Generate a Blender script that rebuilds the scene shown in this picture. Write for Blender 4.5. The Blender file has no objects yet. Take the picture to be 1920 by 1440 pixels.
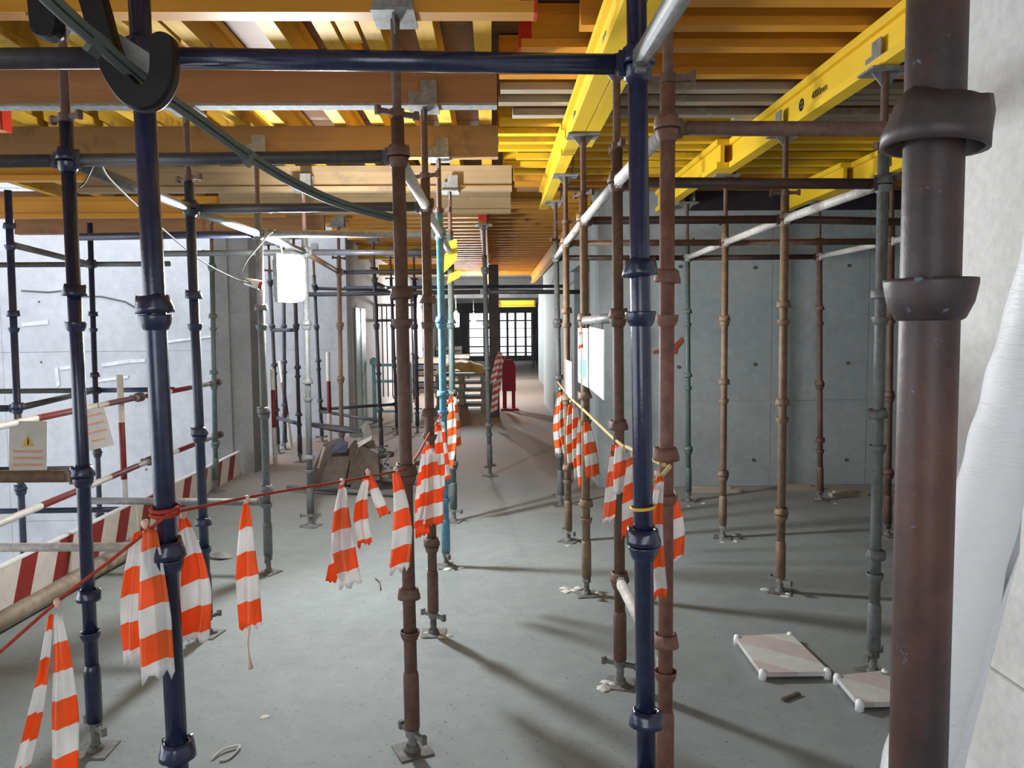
import bpy, bmesh, math, random
from mathutils import Vector, Matrix
random.seed(7)
PI = math.pi
SC = bpy.context.scene
COL = SC.collection

# ------------------------------------------------------------------ camera
FPX, CX, CY, CAMH = 1480.0, 960.0, 720.0, 1.6
_yc = Vector((923 - CX, -(617 - CY), -FPX)).normalized()          # corridor direction seen by the camera
_zc = -Vector((199, -22580, -FPX)).normalized()                    # up seen by the camera
_zc = (_zc - _yc * _zc.dot(_yc)).normalized()
_xc = _yc.cross(_zc)
W2C = Matrix((_xc, _yc, _zc)).transposed()
C2W = W2C.transposed()
cam_d = bpy.data.cameras.new('camera'); cam = bpy.data.objects.new('camera', cam_d); COL.objects.link(cam)
cam_d.sensor_width = 36; cam_d.lens = FPX / 1920 * 36; cam_d.clip_start = .05; cam_d.clip_end = 300
cam.matrix_world = Matrix.Translation((0, 0, CAMH)) @ C2W.to_4x4()
SC.camera = cam
# ------------------------------------------------------------------ world, exposure
SC.view_settings.view_transform = 'Standard'; SC.view_settings.look = 'None'
SC.view_settings.gamma = 1; SC.view_settings.use_curve_mapping = False
SC.view_settings.exposure = 0.38
w = bpy.data.worlds.new('overcast'); SC.world = w; w.use_nodes = True
w.node_tree.nodes['Background'].inputs[0].default_value = (.86, .92, 1.0, 1)
w.node_tree.nodes['Background'].inputs[1].default_value = 2.7
SC.cycles.max_bounces = 8; SC.cycles.diffuse_bounces = 5
LAMP_POWER = 205.0


def P(px, py, Y):
    """world point seen at a pixel, at distance Y along the corridor"""
    d = C2W @ Vector(((px - CX) / FPX, -(py - CY) / FPX, -1))
    return Vector((0, 0, CAMH)) + d * (Y / d.y)


def F(px, py, z=0.0):
    """floor point seen at a pixel"""
    d = C2W @ Vector(((px - CX) / FPX, -(py - CY) / FPX, -1))
    return Vector((0, 0, CAMH)) + d * ((z - CAMH) / d.z)


# ------------------------------------------------------------------ materials
def lin(c):
    return tuple((x / 255 / 12.92) if x / 255 <= .04045 else ((x / 255 + .055) / 1.055) ** 2.4 for x in c) + (1,)


class NT:
    def __init__(s, name):
        s.m = bpy.data.materials.new(name); s.m.use_nodes = True
        s.t = s.m.node_tree; s.n = s.t.nodes; s.l = s.t.links
        s.b = s.n['Principled BSDF']

    def add(s, typ, **kw):
        n = s.n.new(typ)
        for k, v in kw.items():
            setattr(n, k, v)
        return n

    def link(s, a, b):
        s.l.new(a, b)

    def coord(s, kind='Object', rnd=True):
        tc = s.add('ShaderNodeTexCoord')
        if not rnd:
            return tc.outputs[kind]
        oi = s.add('ShaderNodeObjectInfo')
        mul = s.add('ShaderNodeMath', operation='MULTIPLY'); mul.inputs[1].default_value = 37.0
        s.link(oi.outputs['Random'], mul.inputs[0])
        v = s.add('ShaderNodeVectorMath', operation='ADD')
        s.link(tc.outputs[kind], v.inputs[0]); s.link(mul.outputs[0], v.inputs[1])
        return v.outputs[0]

    def noise(s, co, scale, detail=4, rough=.55, stretch=None):
        if stretch:
            mp = s.add('ShaderNodeMapping'); mp.inputs['Scale'].default_value = stretch
            s.link(co, mp.inputs[0]); co = mp.outputs[0]
        n = s.add('ShaderNodeTexNoise'); n.inputs['Scale'].default_value = scale
        n.inputs['Detail'].default_value = detail; n.inputs['Roughness'].default_value = rough
        s.link(co, n.inputs['Vector'])
        return n.outputs['Fac']

    def ramp(s, fac, a, b, ca=(0, 0, 0, 1), cb=(1, 1, 1, 1)):
        r = s.add('ShaderNodeValToRGB')
        r.color_ramp.elements[0].position = a; r.color_ramp.elements[0].color = ca
        r.color_ramp.elements[1].position = b; r.color_ramp.elements[1].color = cb
        s.link(fac, r.inputs[0])
        return r.outputs[0]

    def mix(s, fac, a, b, blend='MIX'):
        m = s.add('ShaderNodeMix', data_type='RGBA', blend_type=blend)
        for v, i in ((fac, 0), (a, 6), (b, 7)):
            if isinstance(v, (tuple, float, int)):
                m.inputs[i].default_value = v
            else:
                s.link(v, m.inputs[i])
        return m.outputs[2]

    def bump(s, h, strength, dist=.01):
        b = s.add('ShaderNodeBump'); b.inputs['Strength'].default_value = strength; b.inputs['Distance'].default_value = dist
        s.link(h, b.inputs['Height']); s.link(b.outputs[0], s.b.inputs['Normal'])

    def done(s, color, rough=.6, metal=0., spec=.5):
        if isinstance(color, tuple):
            s.b.inputs['Base Color'].default_value = color
        else:
            s.link(color, s.b.inputs['Base Color'])
        s.b.inputs['Roughness'].default_value = rough; s.b.inputs['Metallic'].default_value = metal
        s.b.inputs['Specular IOR Level'].default_value = spec
        return s.m


def m_metal(name, base, wear, lo=.5, hi=.65, rough=.45, scale=9, metal=.0, spot=None, spec=.5):
    t = NT(name); co = t.coord()
    f = t.ramp(t.noise(co, scale, 6, .65, (1, 1, .45)), lo, hi)
    c = t.mix(f, lin(base), lin(wear))
    f2 = t.ramp(t.noise(co, scale * 5, 3), .35, .75, (.72, .72, .72, 1), (1.12, 1.12, 1.12, 1))
    c = t.mix(1.0, c, f2, 'MULTIPLY')
    if spot:
        f3 = t.ramp(t.noise(co, scale * 6, 4, .65), .66, .70)
        c = t.mix(f3, c, lin(spot))
    t.bump(t.noise(co, scale * 14, 3), .25, .002)
    return t.done(c, rough, metal, spec)


def m_wood(name, a, b, rough=.65, dirt=None, axis=0, lo=.3, hi=.75):
    t = NT(name); co = t.coord()
    st = [14, 14, 14]; st[axis] = .7
    g = t.noise(co, 1.6, 6, .6, tuple(st))
    c = t.mix(t.ramp(g, lo, hi), lin(a), lin(b))
    c = t.mix(1.0, c, t.ramp(t.noise(co, 1.1, 3), .3, .8, (.8, .8, .8, 1), (1.1, 1.1, 1.1, 1)), 'MULTIPLY')
    if dirt:
        c = t.mix(t.ramp(t.noise(co, 3.2, 6, .7), .56, .66), c, lin(dirt))
    t.bump(g, .15, .003)
    return t.done(c, rough)


def m_concrete(name, a, b, dark=None, scale=1.2, rough=.8, bump=.25, dust=None):
    t = NT(name); co = t.coord('Object', False)
    c = t.mix(t.ramp(t.noise(co, scale, 6, .62), .3, .72), lin(a), lin(b))
    f = t.ramp(t.noise(co, scale * 14, 5, .7), .3, .8, (.86, .86, .86, 1), (1.1, 1.1, 1.1, 1))
    c = t.mix(1.0, c, f, 'MULTIPLY')
    if dark:
        c = t.mix(t.ramp(t.noise(co, scale * .8, 7, .7, (1, 1, .5)), .55, .72), c, lin(dark))
    if dust:                                    # trodden brown dust along the far part of the corridor
        sep = t.add('ShaderNodeSeparateXYZ'); t.link(co, sep.inputs[0])
        mr = t.add('ShaderNodeMapRange'); mr.inputs[1].default_value = 6.2; mr.inputs[2].default_value = 9.5
        t.link(sep.outputs[1], mr.inputs[0])
        mu = t.add('ShaderNodeMath', operation='MULTIPLY'); t.link(mr.outputs[0], mu.inputs[0])
        t.link(t.ramp(t.noise(co, .7, 4), .25, .55), mu.inputs[1])
        c = t.mix(mu.outputs[0], c, lin(dust))
        sp = t.ramp(t.noise(co, 60, 2, .5), .66, .72)
        c = t.mix(sp, c, lin((92, 92, 88)))
    t.bump(t.noise(co, scale * 22, 6, .7), bump, .004)
    return t.done(c, rough, 0, .35)


def m_plain(name, c, rough=.6, spec=.5, var=.12, scale=12):
    t = NT(name); co = t.coord()
    f = t.ramp(t.noise(co, scale, 4), .3, .75, (1 - var,) * 3 + (1,), (1 + var * .6,) * 3 + (1,))
    return t.done(t.mix(1.0, lin(c), f, 'MULTIPLY'), rough, 0, spec)


def m_stripes(name, a, b, period, slope, u_axis, v_axis, coord='Object', duty=.5, rough=.5, transl=0.):
    t = NT(name); tc = t.add('ShaderNodeTexCoord')
    sep = t.add('ShaderNodeSeparateXYZ'); t.link(tc.outputs[coord], sep.inputs[0])
    mu = t.add('ShaderNodeMath', operation='MULTIPLY_ADD'); mu.inputs[1].default_value = slope
    t.link(sep.outputs[u_axis], mu.inputs[0]); t.link(sep.outputs[v_axis], mu.inputs[2])
    dv = t.add('ShaderNodeMath', operation='DIVIDE'); dv.inputs[1].default_value = period; t.link(mu.outputs[0], dv.inputs[0])
    fr = t.add('ShaderNodeMath', operation='FRACT'); t.link(dv.outputs[0], fr.inputs[0])
    gt = t.add('ShaderNodeMath', operation='GREATER_THAN'); gt.inputs[1].default_value = duty; t.link(fr.outputs[0], gt.inputs[0])
    c = t.mix(gt.outputs[0], lin(a), lin(b))
    c = t.mix(1.0, c, t.ramp(t.noise(t.coord(), 14, 3), .3, .8, (.85, .85, .85, 1), (1.05, 1.05, 1.05, 1)), 'MULTIPLY')
    t.done(c, rough)
    if transl:
        tr = t.add('ShaderNodeBsdfTranslucent'); t.link(c, tr.inputs[0])
        mx = t.add('ShaderNodeMixShader'); mx.inputs[0].default_value = transl
        out = t.n['Material Output']
        t.link(t.b.outputs[0], mx.inputs[1]); t.link(tr.outputs[0], mx.inputs[2]); t.link(mx.outputs[0], out.inputs[0])
    return t.m


def m_emit(name, c, s):
    t = NT(name)
    t.b.inputs['Base Color'].default_value = (.8, .8, .8, 1)
    t.b.inputs['Emission Color'].default_value = c; t.b.inputs['Emission Strength'].default_value = s
    return t.m


M = {}
M['floor'] = m_concrete('floor_concrete', (127, 134, 134), (148, 154, 153), (113, 119, 120), .55, .72, .3, dust=(160, 138, 124))
M['wall_grey'] = m_concrete('grey_concrete', (146, 154, 155), (166, 173, 173), (122, 130, 132), .9, .8)
M['wall_light'] = m_concrete('pale_concrete', (170, 170, 173), (192, 192, 194), (150, 150, 154), .7, .85)
M['wall_white'] = m_concrete('white_plaster', (206, 204, 201), (220, 218, 215), (192, 189, 187), 1.6, .8, .3)
M['slab'] = m_concrete('slab_concrete', (110, 110, 108), (132, 131, 128), (92, 92, 90), .8, .85)
M['column'] = m_concrete('column_concrete', (120, 120, 118), (142, 141, 138), (98, 98, 96), 1.8, .85)
M['navy'] = m_metal('navy_paint', (42, 48, 78), (30, 33, 50), .45, .7, .22, 6, spec=.7)
M['navy_worn'] = m_metal('navy_worn', (50, 58, 84), (72, 74, 80), .5, .66, .35, 8)
M['rust'] = m_metal('rust_brown', (96, 70, 58), (122, 92, 76), .42, .66, .65, 8, spot=(92, 92, 92))
M['rust_red'] = m_metal('rust_red', (116, 76, 60), (138, 98, 82), .4, .66, .65, 7)
M['rust_dark'] = m_metal('rust_dark', (56, 47, 46), (88, 54, 44), .42, .62, .5, 7, spot=(104, 112, 128))
M['rust_ochre'] = m_metal('rust_ochre', (124, 100, 80), (146, 120, 92), .4, .66, .6, 6, spot=(110, 88, 66))
M['grey_metal'] = m_metal('grey_metal', (112, 116, 116), (94, 92, 88), .48, .66, .5, 8)
M['green_metal'] = m_metal('green_grey_metal', (88, 108, 106), (110, 112, 106), .48, .66, .5, 7)
M['teal'] = m_metal('pale_blue_paint', (92, 146, 172), (70, 104, 128), .52, .68, .32, 6)
M['pale_tube'] = m_metal('dusty_white_tube', (196, 192, 186), (150, 132, 118), .58, .7, .55, 7)
M['galv'] = m_metal('galvanised', (146, 146, 144), (112, 108, 102), .45, .65, .45, 10)
M['dusty_steel'] = m_metal('dusty_steel', (122, 122, 118), (92, 86, 80), .45, .62, .75, 9)
M['beige_pipe'] = m_metal('beige_pipe', (160, 146, 126), (138, 122, 102), .45, .65, .6, 5)
M['dark_tube'] = m_metal('dark_tube', (66, 66, 76), (84, 78, 74), .45, .65, .4, 7)
M['yellow'] = m_wood('yellow_beam_paint', (238, 194, 28), (248, 208, 48), .6, None, 1, .2, .8)
M['joist'] = m_wood('worn_yellow_joist', (196, 148, 40), (218, 176, 52), .65, (150, 108, 52), 1, .25, .7)
M['yellow_x'] = m_wood('yellow_beam_paint_across', (222, 176, 26), (236, 194, 44), .5, (196, 150, 60), 0, .2, .8)
M['shaded_yellow_x'] = m_wood('shaded_yellow_beam', (206, 140, 34), (224, 158, 46), .5, None, 0, .2, .8)  # yellow beams again, low light painted in as an amber tone
M['timber_x'] = m_wood('brown_timber', (152, 106, 66), (172, 124, 80), .7, (132, 96, 66), 0)
M['tan_x'] = m_wood('tan_timber', (146, 112, 68), (166, 130, 84), .7, (126, 98, 64), 0)
M['weathered'] = m_wood('weathered_tan_timber', (150, 126, 92), (170, 146, 110), .75, (136, 116, 90), 0)
M['grey_timber'] = m_wood('weathered_timber', (152, 140, 124), (176, 164, 148), .75, (190, 186, 178), 0)
M['ply'] = m_wood('brown_plywood', (98, 72, 56), (116, 86, 66), .55, (130, 112, 98), 0)
M['cap_red'] = m_plain('red_plastic', (196, 44, 30), .4)
M['dirt_ridge'] = m_plain('cement_crust', (150, 152, 150), .9, .2, .3, 40)
M['tape'] = m_stripes('orange_white_tape', (255, 122, 48), (243, 241, 238), .135, .3, 0, 1, 'UV', .5, .35, .45)
M['tape_red'] = m_stripes('red_white_tape', (226, 92, 62), (232, 222, 218), .11, .5, 0, 1, 'UV', .5, .35, .3)
M['rail'] = m_stripes('red_white_rail', (222, 218, 208), (124, 40, 36), .9, 0, 0, 2, 'Object', .5, .45)
M['toe'] = m_stripes('toe_board_stripes', (148, 44, 38), (222, 216, 204), .42, -.45, 2, 1, 'Object', .42, .5)
M['board'] = m_stripes('faded_board_stripes', (196, 184, 182), (206, 206, 202), .42, .9, 0, 1, 'Object', .5, .5)
M['rope_red'] = m_plain('red_rope', (176, 66, 48), .8, .2, .3, 60)
M['rope_tan'] = m_plain('tan_rope', (206, 184, 130), .8, .2, .3, 60)
M['rubber'] = m_plain('black_rubber', (15, 15, 19), .45, .35)
M['cable'] = m_plain('green_black_cable', (92, 102, 98), .4, .5)
M['wire'] = m_plain('pale_wire', (128, 120, 112), .6)
M['white'] = m_plain('white_sheet', (238, 239, 240), .4, .4, .05)
_t = NT('creased_film'); _co = _t.coord()
_t.bump(_t.noise(_co, 3.0, 7, .72, (1, 1, 4.5)), .55, .03)
M['film'] = _t.done(lin((240, 241, 242)), .35, 0, .5)
M['sign_white'] = m_plain('sign_white', (240, 243, 241), .4, .4, .04)
M['green'] = m_plain('sign_green', (120, 196, 170), .5)
M['sign_grey'] = m_plain('sign_grey', (204, 200, 192), .5)
M['sign_orange'] = m_plain('sign_orange', (214, 160, 134), .5)
M['sign_yellow'] = m_plain('sign_yellow', (224, 178, 66), .5)
M['pink'] = m_plain('pink_board', (206, 168, 172), .5)
M['black'] = m_plain('black_mark', (40, 36, 26), .6)
M['red'] = m_plain('red_paint', (176, 34, 48), .45)
M['spray'] = m_plain('red_spray', (168, 74, 66), .8, .1, .3)
M['mortar'] = m_plain('mortar', (206, 204, 198), .9, .2, .2)
M['yellow_tape'] = m_plain('yellow_ribbon', (226, 208, 44), .4)
M['void'] = m_plain('tie_hole_dark', (92, 92, 92), .9, .1)
M['membrane_recess_shade'] = m_plain('dark_membrane_recess_shade', (48, 42, 50), .7, .3, .3)  # wall foil, also the painted darkness of the doorway recess
M['turq'] = m_metal('turquoise_paint', (160, 222, 232), (190, 232, 238), .5, .7, .45, 6)
M['pale_green'] = m_plain('pale_green_panel', (190, 214, 210), .35)
M['lamp'] = m_emit('lamp_glow', (1, .965, .93, 1), 1)
M['lamp_far'] = m_emit('far_lamp_glow', (1, .97, .93, 1), 1)
M['tarp'] = m_plain('yellow_tarp', (176, 152, 92), .7, .3, .35, 5)
M['rebar'] = m_metal('scrap_steel', (78, 68, 62), (98, 86, 76), .4, .66, .6, 6)
M['scrap_grey'] = m_metal('scrap_grey', (150, 150, 146), (118, 112, 104), .45, .65, .6, 6)


# ------------------------------------------------------------------ mesh helpers
def basis(d):
    d = d.normalized()
    u = Vector((0, 0, 1)) if abs(d.z) < .9 else Vector((1, 0, 0))
    x = u.cross(d).normalized(); y = d.cross(x)
    return x, y, d


class MB:
    def __init__(s):
        s.v = []; s.f = []; s.sm = []; s.uv = None

    def box(s, lo, hi, rot=None, org=None):
        i = len(s.v)
        for z in (lo[2], hi[2]):
            for y in (lo[1], hi[1]):
                for x in (lo[0], hi[0]):
                    p = Vector((x, y, z))
                    if rot is not None:
                        p = rot @ p
                    if org is not None:
                        p = p + Vector(org)
                    s.v.append(p)
        for q in ((0, 2, 3, 1), (4, 5, 7, 6), (0, 1, 5, 4), (2, 6, 7, 3), (0, 4, 6, 2), (1, 3, 7, 5)):
            s.f.append(tuple(i + k for k in q)); s.sm.append(False)
        return s

    def tube(s, a, b, r, n=14, r2=None, caps=True):
        a = Vector(a); b = Vector(b); x, y, d = basis(b - a); r2 = r if r2 is None else r2
        i = len(s.v)
        for p, rr in ((a, r), (b, r2)):
            for k in range(n):
                t = 2 * PI * k / n
                s.v.append(p + x * (rr * math.cos(t)) + y * (rr * math.sin(t)))
        for k in range(n):
            k2 = (k + 1) % n
            s.f.append((i + k, i + k2, i + n + k2, i + n + k)); s.sm.append(True)
        if caps:
            s.f.append(tuple(i + k for k in reversed(range(n)))); s.sm.append(False)
            s.f.append(tuple(i + n + k for k in range(n))); s.sm.append(False)
        return s

    def lathe(s, prof, n=18, org=(0, 0, 0), mod=None, smooth=True):
        i = len(s.v); m = len(prof)
        for j, (r, z) in enumerate(prof):
            for k in range(n):
                t = 2 * PI * k / n
                rr, zz = (r, z) if mod is None else mod(j, t, r, z)
                s.v.append(Vector((org[0] + rr * math.cos(t), org[1] + rr * math.sin(t), org[2] + zz)))
        for j in range(m - 1):
            for k in range(n):
                k2 = (k + 1) % n
                s.f.append((i + j * n + k, i + j * n + k2, i + (j + 1) * n + k2, i + (j + 1) * n + k)); s.sm.append(smooth)
        return s

    def sweep(s, pts, r, n=8, caps=True, prof=None):
        """round (or given-profile) section along a polyline"""
        pts = [Vector(p) for p in pts]; i = len(s.v); m = len(pts)
        ref = None
        for j, p in enumerate(pts):
            d = (pts[min(j + 1, m - 1)] - pts[max(j - 1, 0)]).normalized()
            if ref is None:
                x, y, _ = basis(d)
            else:
                x = (ref - d * ref.dot(d)).normalized(); y = d.cross(x)
            ref = x
            rr = r[j] if isinstance(r, (list, tuple)) else r
            for k in range(n):
                t = 2 * PI * k / n
                s.v.append(p + x * (rr * math.cos(t)) + y * (rr * math.sin(t)))
        for j in range(m - 1):
            for k in range(n):
                k2 = (k + 1) % n
                s.f.append((i + j * n + k, i + j * n + k2, i + (j + 1) * n + k2, i + (j + 1) * n + k)); s.sm.append(True)
        if caps:
            s.f.append(tuple(i + k for k in reversed(range(n)))); s.sm.append(False)
            s.f.append(tuple(i + (m - 1) * n + k for k in range(n))); s.sm.append(False)
        return s

    def prism(s, poly, d):
        """poly: list of 3-D points, extruded by vector d"""
        i = len(s.v); n = len(poly); d = Vector(d)
        s.v += [Vector(p) for p in poly] + [Vector(p) + d for p in poly]
        s.f.append(tuple(range(i, i + n))); s.sm.append(False)
        s.f.append(tuple(reversed(range(i + n, i + 2 * n)))); s.sm.append(False)
        for k in range(n):
            k2 = (k + 1) % n
            s.f.append((i + k2, i + k, i + n + k, i + n + k2)); s.sm.append(False)
        return s

    def mesh(s, name, mat):
        me = bpy.data.meshes.new(name)
        me.from_pydata([tuple(p) for p in s.v], [], s.f)
        me.polygons.foreach_set('use_smooth', s.sm)
        bm = bmesh.new(); bm.from_mesh(me); bmesh.ops.recalc_face_normals(bm, faces=bm.faces); bm.to_mesh(me); bm.free()
        if mat:
            me.materials.append(M[mat] if isinstance(mat, str) else mat)
        return me

    def build(s, name, mat, parent=None, loc=None, rot=None):
        return link(name, s.mesh(name, mat), parent, loc, rot)


def link(name, me, parent=None, loc=None, rot=None):
    o = bpy.data.objects.new(name, me); COL.objects.link(o)
    if parent is not None:
        o.parent = parent
    if loc is not None:
        o.location = loc
    if rot is not None:
        o.rotation_euler = rot
    return o


def tag(o, label, cat, group=None, kind=None):
    o['label'] = label; o['category'] = cat
    if group:
        o['group'] = group
    if kind:
        o['kind'] = kind
    return o


def thing(name, label, cat, loc=(0, 0, 0), rot=None, group=None):
    o = link(name, None, None, loc, rot)
    return tag(o, label, cat, group)


def struct(name, mb, mat, label, cat):
    return tag(mb.build(name, mat), label, cat, None, 'structure')


_cache = {}


def shared(key, mat, fn):
    k = (key, mat)
    if k not in _cache:
        _cache[k] = fn().mesh(key if isinstance(key, str) else key[0], mat)
    return _cache[k]


# ------------------------------------------------------------------ the setting
EDGE = -2.87      # slab edge beside the open shaft
fl = MB().box((EDGE, -4, -.3), (7, 42, 0))
struct('floor', fl, 'floor', 'grey concrete slab floor of the corridor with cement dust', 'floor')
struct('floor_lower', MB().box((-14, -4, -3.5), (EDGE - .0, 12, -3.3)), 'wall_light', 'pale concrete floor down in the open shaft', 'floor')
struct('floor_edge', MB().box((EDGE - .02, -4, -3.3), (EDGE + .2, 11.8, -.3)), 'wall_grey', 'concrete wall under the slab edge of the shaft', 'wall')


def panel_wall(name, axis, pos, a0, a1, z0, z1, thick, mat, label, joints_a, joints_z, sign, holes=(), proud=.004, gap=.0035):
    """cast wall: a core with slightly proud panels (the marks of the formwork); axis 'y' = the face looks along -y/+y"""
    core = MB()
    if axis == 'y':
        core.box((a0, min(pos, pos - sign * thick), z0), (a1, max(pos, pos - sign * thick), z1))
    else:
        core.box((min(pos, pos - sign * thick), a0, z0), (max(pos, pos - sign * thick), a1, z1))
    wo = struct(name, core, mat, label, 'wall')
    ja = [a0] + list(joints_a) + [a1]; jz = [z0] + list(joints_z) + [z1]
    for i in range(len(ja) - 1):
        for j in range(len(jz) - 1):
            p = MB(); e = proud * (1 + .8 * ((i * 7 + j * 3) % 3))
            lo, hi = sorted((pos, pos + sign * e))
            if axis == 'y':
                p.box((ja[i] + gap, lo, jz[j] + gap), (ja[i + 1] - gap, hi, jz[j + 1] - gap))
            else:
                p.box((lo, ja[i] + gap, jz[j] + gap), (hi, ja[i + 1] - gap, jz[j + 1] - gap))
            p.build('concrete_panel', mat, wo)
    for (a, z) in holes:
        h = MB()
        q = pos + sign * .014
        if axis == 'y':
            h.tube((a, q, z), (a, pos, z), .017, 10)
        else:
            h.tube((q, a, z), (pos, a, z), .022, 10)
        h.build('tie_hole', 'void', wo)
    return wo


WY = 7.8
hol = [(P(px, py, WY).x, P(px, py, WY).z) for px, py in ((1415, 502), (1591, 498), (1415, 683), (1589, 681), (1412, 862), (1586, 862), (1275, 500), (1272, 688))]
wf = panel_wall('wall_front', 'y', WY, 1.05, 4.9, 0, 3.3, .7, 'wall_grey', 'grey cast concrete wall behind the right-hand scaffold bay', (2.78, 3.75), (.86,), -1, hol)
# darker foil strip and spray mark on that wall
MB().box((1.9, WY - .022, 2.74), (4.6, WY - .008, 3.02)).build('membrane_strip', 'membrane_recess_shade', wf)
for pts in ([(1262, 648), (1278, 632), (1281, 640), (1268, 656)], [(1262, 655), (1270, 652), (1268, 664), (1260, 664)], [(1225, 658), (1234, 655), (1234, 662), (1225, 664)]):
    MB().prism([P(a, b, WY - .016) for a, b in pts], (0, .006, 0)).build('spray_mark', 'spray', wf)
struct('wall_pier', MB().box((1.1, 10.6, 0), (1.6, 17, 3.3)), 'wall_grey', 'grey concrete corridor wall beyond the dark doorway', 'wall')
struct('wall_recess', MB().box((1.6, 8.5, 0), (1.75, 10.6, 3.3)), 'membrane_recess_shade', 'back of the recess in the right corridor wall, its shade put into a dark colour', 'wall')  # doorway gloom painted in: the back wall gets a dark colour
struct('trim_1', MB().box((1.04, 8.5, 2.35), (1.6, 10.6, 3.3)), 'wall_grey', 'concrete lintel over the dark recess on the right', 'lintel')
struct('wall_right', MB().box((1.45, 17, 0), (1.75, 25, 3.3)), 'wall_grey', 'farther set-back stretch of grey corridor wall on the right', 'wall')
struct('wall_right_far', MB().box((2.3, 25, 0), (2.6, 40, 3.3)), 'wall_grey', 'farthest corridor wall on the right near the bright opening', 'wall')
struct('wall_far_return', MB().box((1.75, 25, 0), (2.6, 25.2, 3.3)), 'wall_grey', 'short concrete return where the right corridor wall steps back', 'wall')
hl = [(P(px, py, 11.8).x, P(px, py, 11.8).z) for px, py in ((74, 566), (177, 564), (78, 679), (181, 677), (88, 884), (188, 882), (275, 880), (170, 433), (360, 566), (20, 795), (300, 1000), (130, 1000))]
panel_wall('wall_back', 'y', 11.8, -13, -2.15, -3.3, 6.5, .35, 'wall_light', 'pale concrete wall at the back of the open shaft, in daylight', (-9.6, -7.2, -4.8), (-1.2, 1.32, 3.7), -1, hl)
wb = bpy.data.objects['wall_back']
M['chalk'] = m_plain('chalk_smear', (212, 212, 216), .9, .1, .2)
for pts in ([(102, 690), (108, 688), (112, 722), (106, 726)], [(110, 688), (150, 684), (150, 689), (112, 694)], [(190, 682), (240, 674), (272, 673), (272, 679), (240, 681), (192, 688)], [(180, 712), (240, 704), (240, 709), (182, 717)], [(40, 606), (90, 600), (90, 608), (42, 612)], [(440, 640), (470, 632), (470, 640)], [(300, 640), (400, 628), (400, 632), (300, 645)]):
    MB().prism([P(a, b, 11.778) for a, b in pts], (0, .012, 0)).build('chalk_mark', 'chalk', wb)
MB().sweep([P(a, b, 11.785) for a, b in ((40, 545), (90, 548), (120, 545), (150, 556), (190, 556), (235, 566), (262, 582))], .012, 5).build('crack', 'void', wb)
struct('wall_left', MB().box((-2.4, 12.15, 0), (-2.15, 40, 3.3)), 'wall_white', 'pale plastered wall on the left of the far corridor', 'wall')
nw = struct('wall_near', MB().box((1.7, -4, .43), (4.9, 2.9, 3.3)), 'wall_white', 'whitish concrete pier close on the right behind the rusty standard', 'wall')
MB().box((1.685, -4, 0), (4.9, 2.91, .427)).build('kicker', 'wall_white', nw)
struct('wall_side_light_block', MB().box((4.9, 2.9, 0), (5.1, 7.8, 3.3)), 'wall_grey', 'added unseen concrete side wall shutting daylight out of the right-hand scaffold bay', 'wall')  # added out of view so daylight stays out of the right bay
struct('wall_rear_light_block', MB().box((-14, -4.2, -3.3), (-2.6, -4, 3.4)).box((.9, -4.2, -.3), (5.1, -4, 3.4)), 'wall_grey', 'added unseen concrete wall behind the viewpoint, its gap letting daylight in', 'wall')  # added out of view to hold back daylight, gap left for frontal fill
col = struct('column', MB().box((-3.1, 8.9, -3.3), (-2.70, 9.5, 3.14)), 'column', 'dark grey square concrete column at the corner of the shaft', 'column')
MB().box((-3.11, 8.885, 0), (-2.93, 8.905, 3.14)).build('cast_band', 'column', col)

# ceiling: deck boards of plywood on formwork beams
ce = struct('ceiling', MB().box((-7.95, -3.5, 3.148), (5.1, 8.25, 3.42)).box((-2.2, 8.25, 3.148), (1.9, 20, 3.42)), 'slab', 'formwork deck overhead carrying the new slab', 'ceiling')  # left end over the shaft extended out of view to block daylight
for (x0, x1, y0, y1, sx, sy) in ((-7.95, 0.0, -3.5, 8.25, 1.325, 2.35), (0.0, 5.1, -3.5, 8.25, 2.55, 1.175), (-2.2, 1.9, 8.25, 20, 2.05, 1.175)):
    nx = round((x1 - x0) / sx); ny = round((y1 - y0) / sy)
    me = MB().box((-sx / 2 + .003, -sy / 2 + .003, -.01), (sx / 2 - .003, sy / 2 - .003, .01)).mesh('plywood_sheet', 'ply')
    for i in range(nx):
        for j in range(ny):
            link('plywood_sheet', me, ce, (x0 + sx * (i + .5), y0 + sy * (j + .5), 3.137 - .002 * ((i + j) % 2)))
struct('ceiling_far', MB().box((-2.4, 20, 2.95), (2.6, 40.2, 3.3)), 'slab', 'bare concrete soffit over the far end of the corridor', 'ceiling')
for k, yy in enumerate((21.5, 26, 31)):
    struct('trim_%d' % (k + 2), MB().box((-2.4, yy, 2.62), (2.4, yy + .4, 2.97)), 'slab', ('nearest', 'middle', 'farthest')[k] + ' concrete downstand beam across the far corridor', 'beam')
# far opening with piers and transoms
wo = struct('window_1', MB().box((-2.4, 40, 2.4), (2.6, 40.3, 3.0)).box((-2.4, 40, 0), (2.6, 40.3, .25)).box((-2.4, 40, .25), (-1.15, 40.3, 2.4)).box((2.05, 40, .25), (2.6, 40.3, 2.4)),
            'slab', 'far bright opening to daylight, crossed by dark posts', 'window')
for px in (908, 936, 951.5, 966.5, 985.5, 998):
    x = P(px, 620, 39.9).x
    MB().box((x - .06, 39.85, .25), (x + .06, 40.05, 2.4)).build('post', 'dark_tube', wo)
for z, h in ((.72, .035), (1.18, .025), (1.62, .02), (2.02, .035), (.4, .03)):
    MB().box((-1.2, 39.87, z - h), (2.1, 40.03, z + h)).build('transom', 'dark_tube', wo)

# ------------------------------------------------------------------ scaffold
R = .0242
CUPS = (.44, 1.03, 1.61, 2.19)


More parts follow.
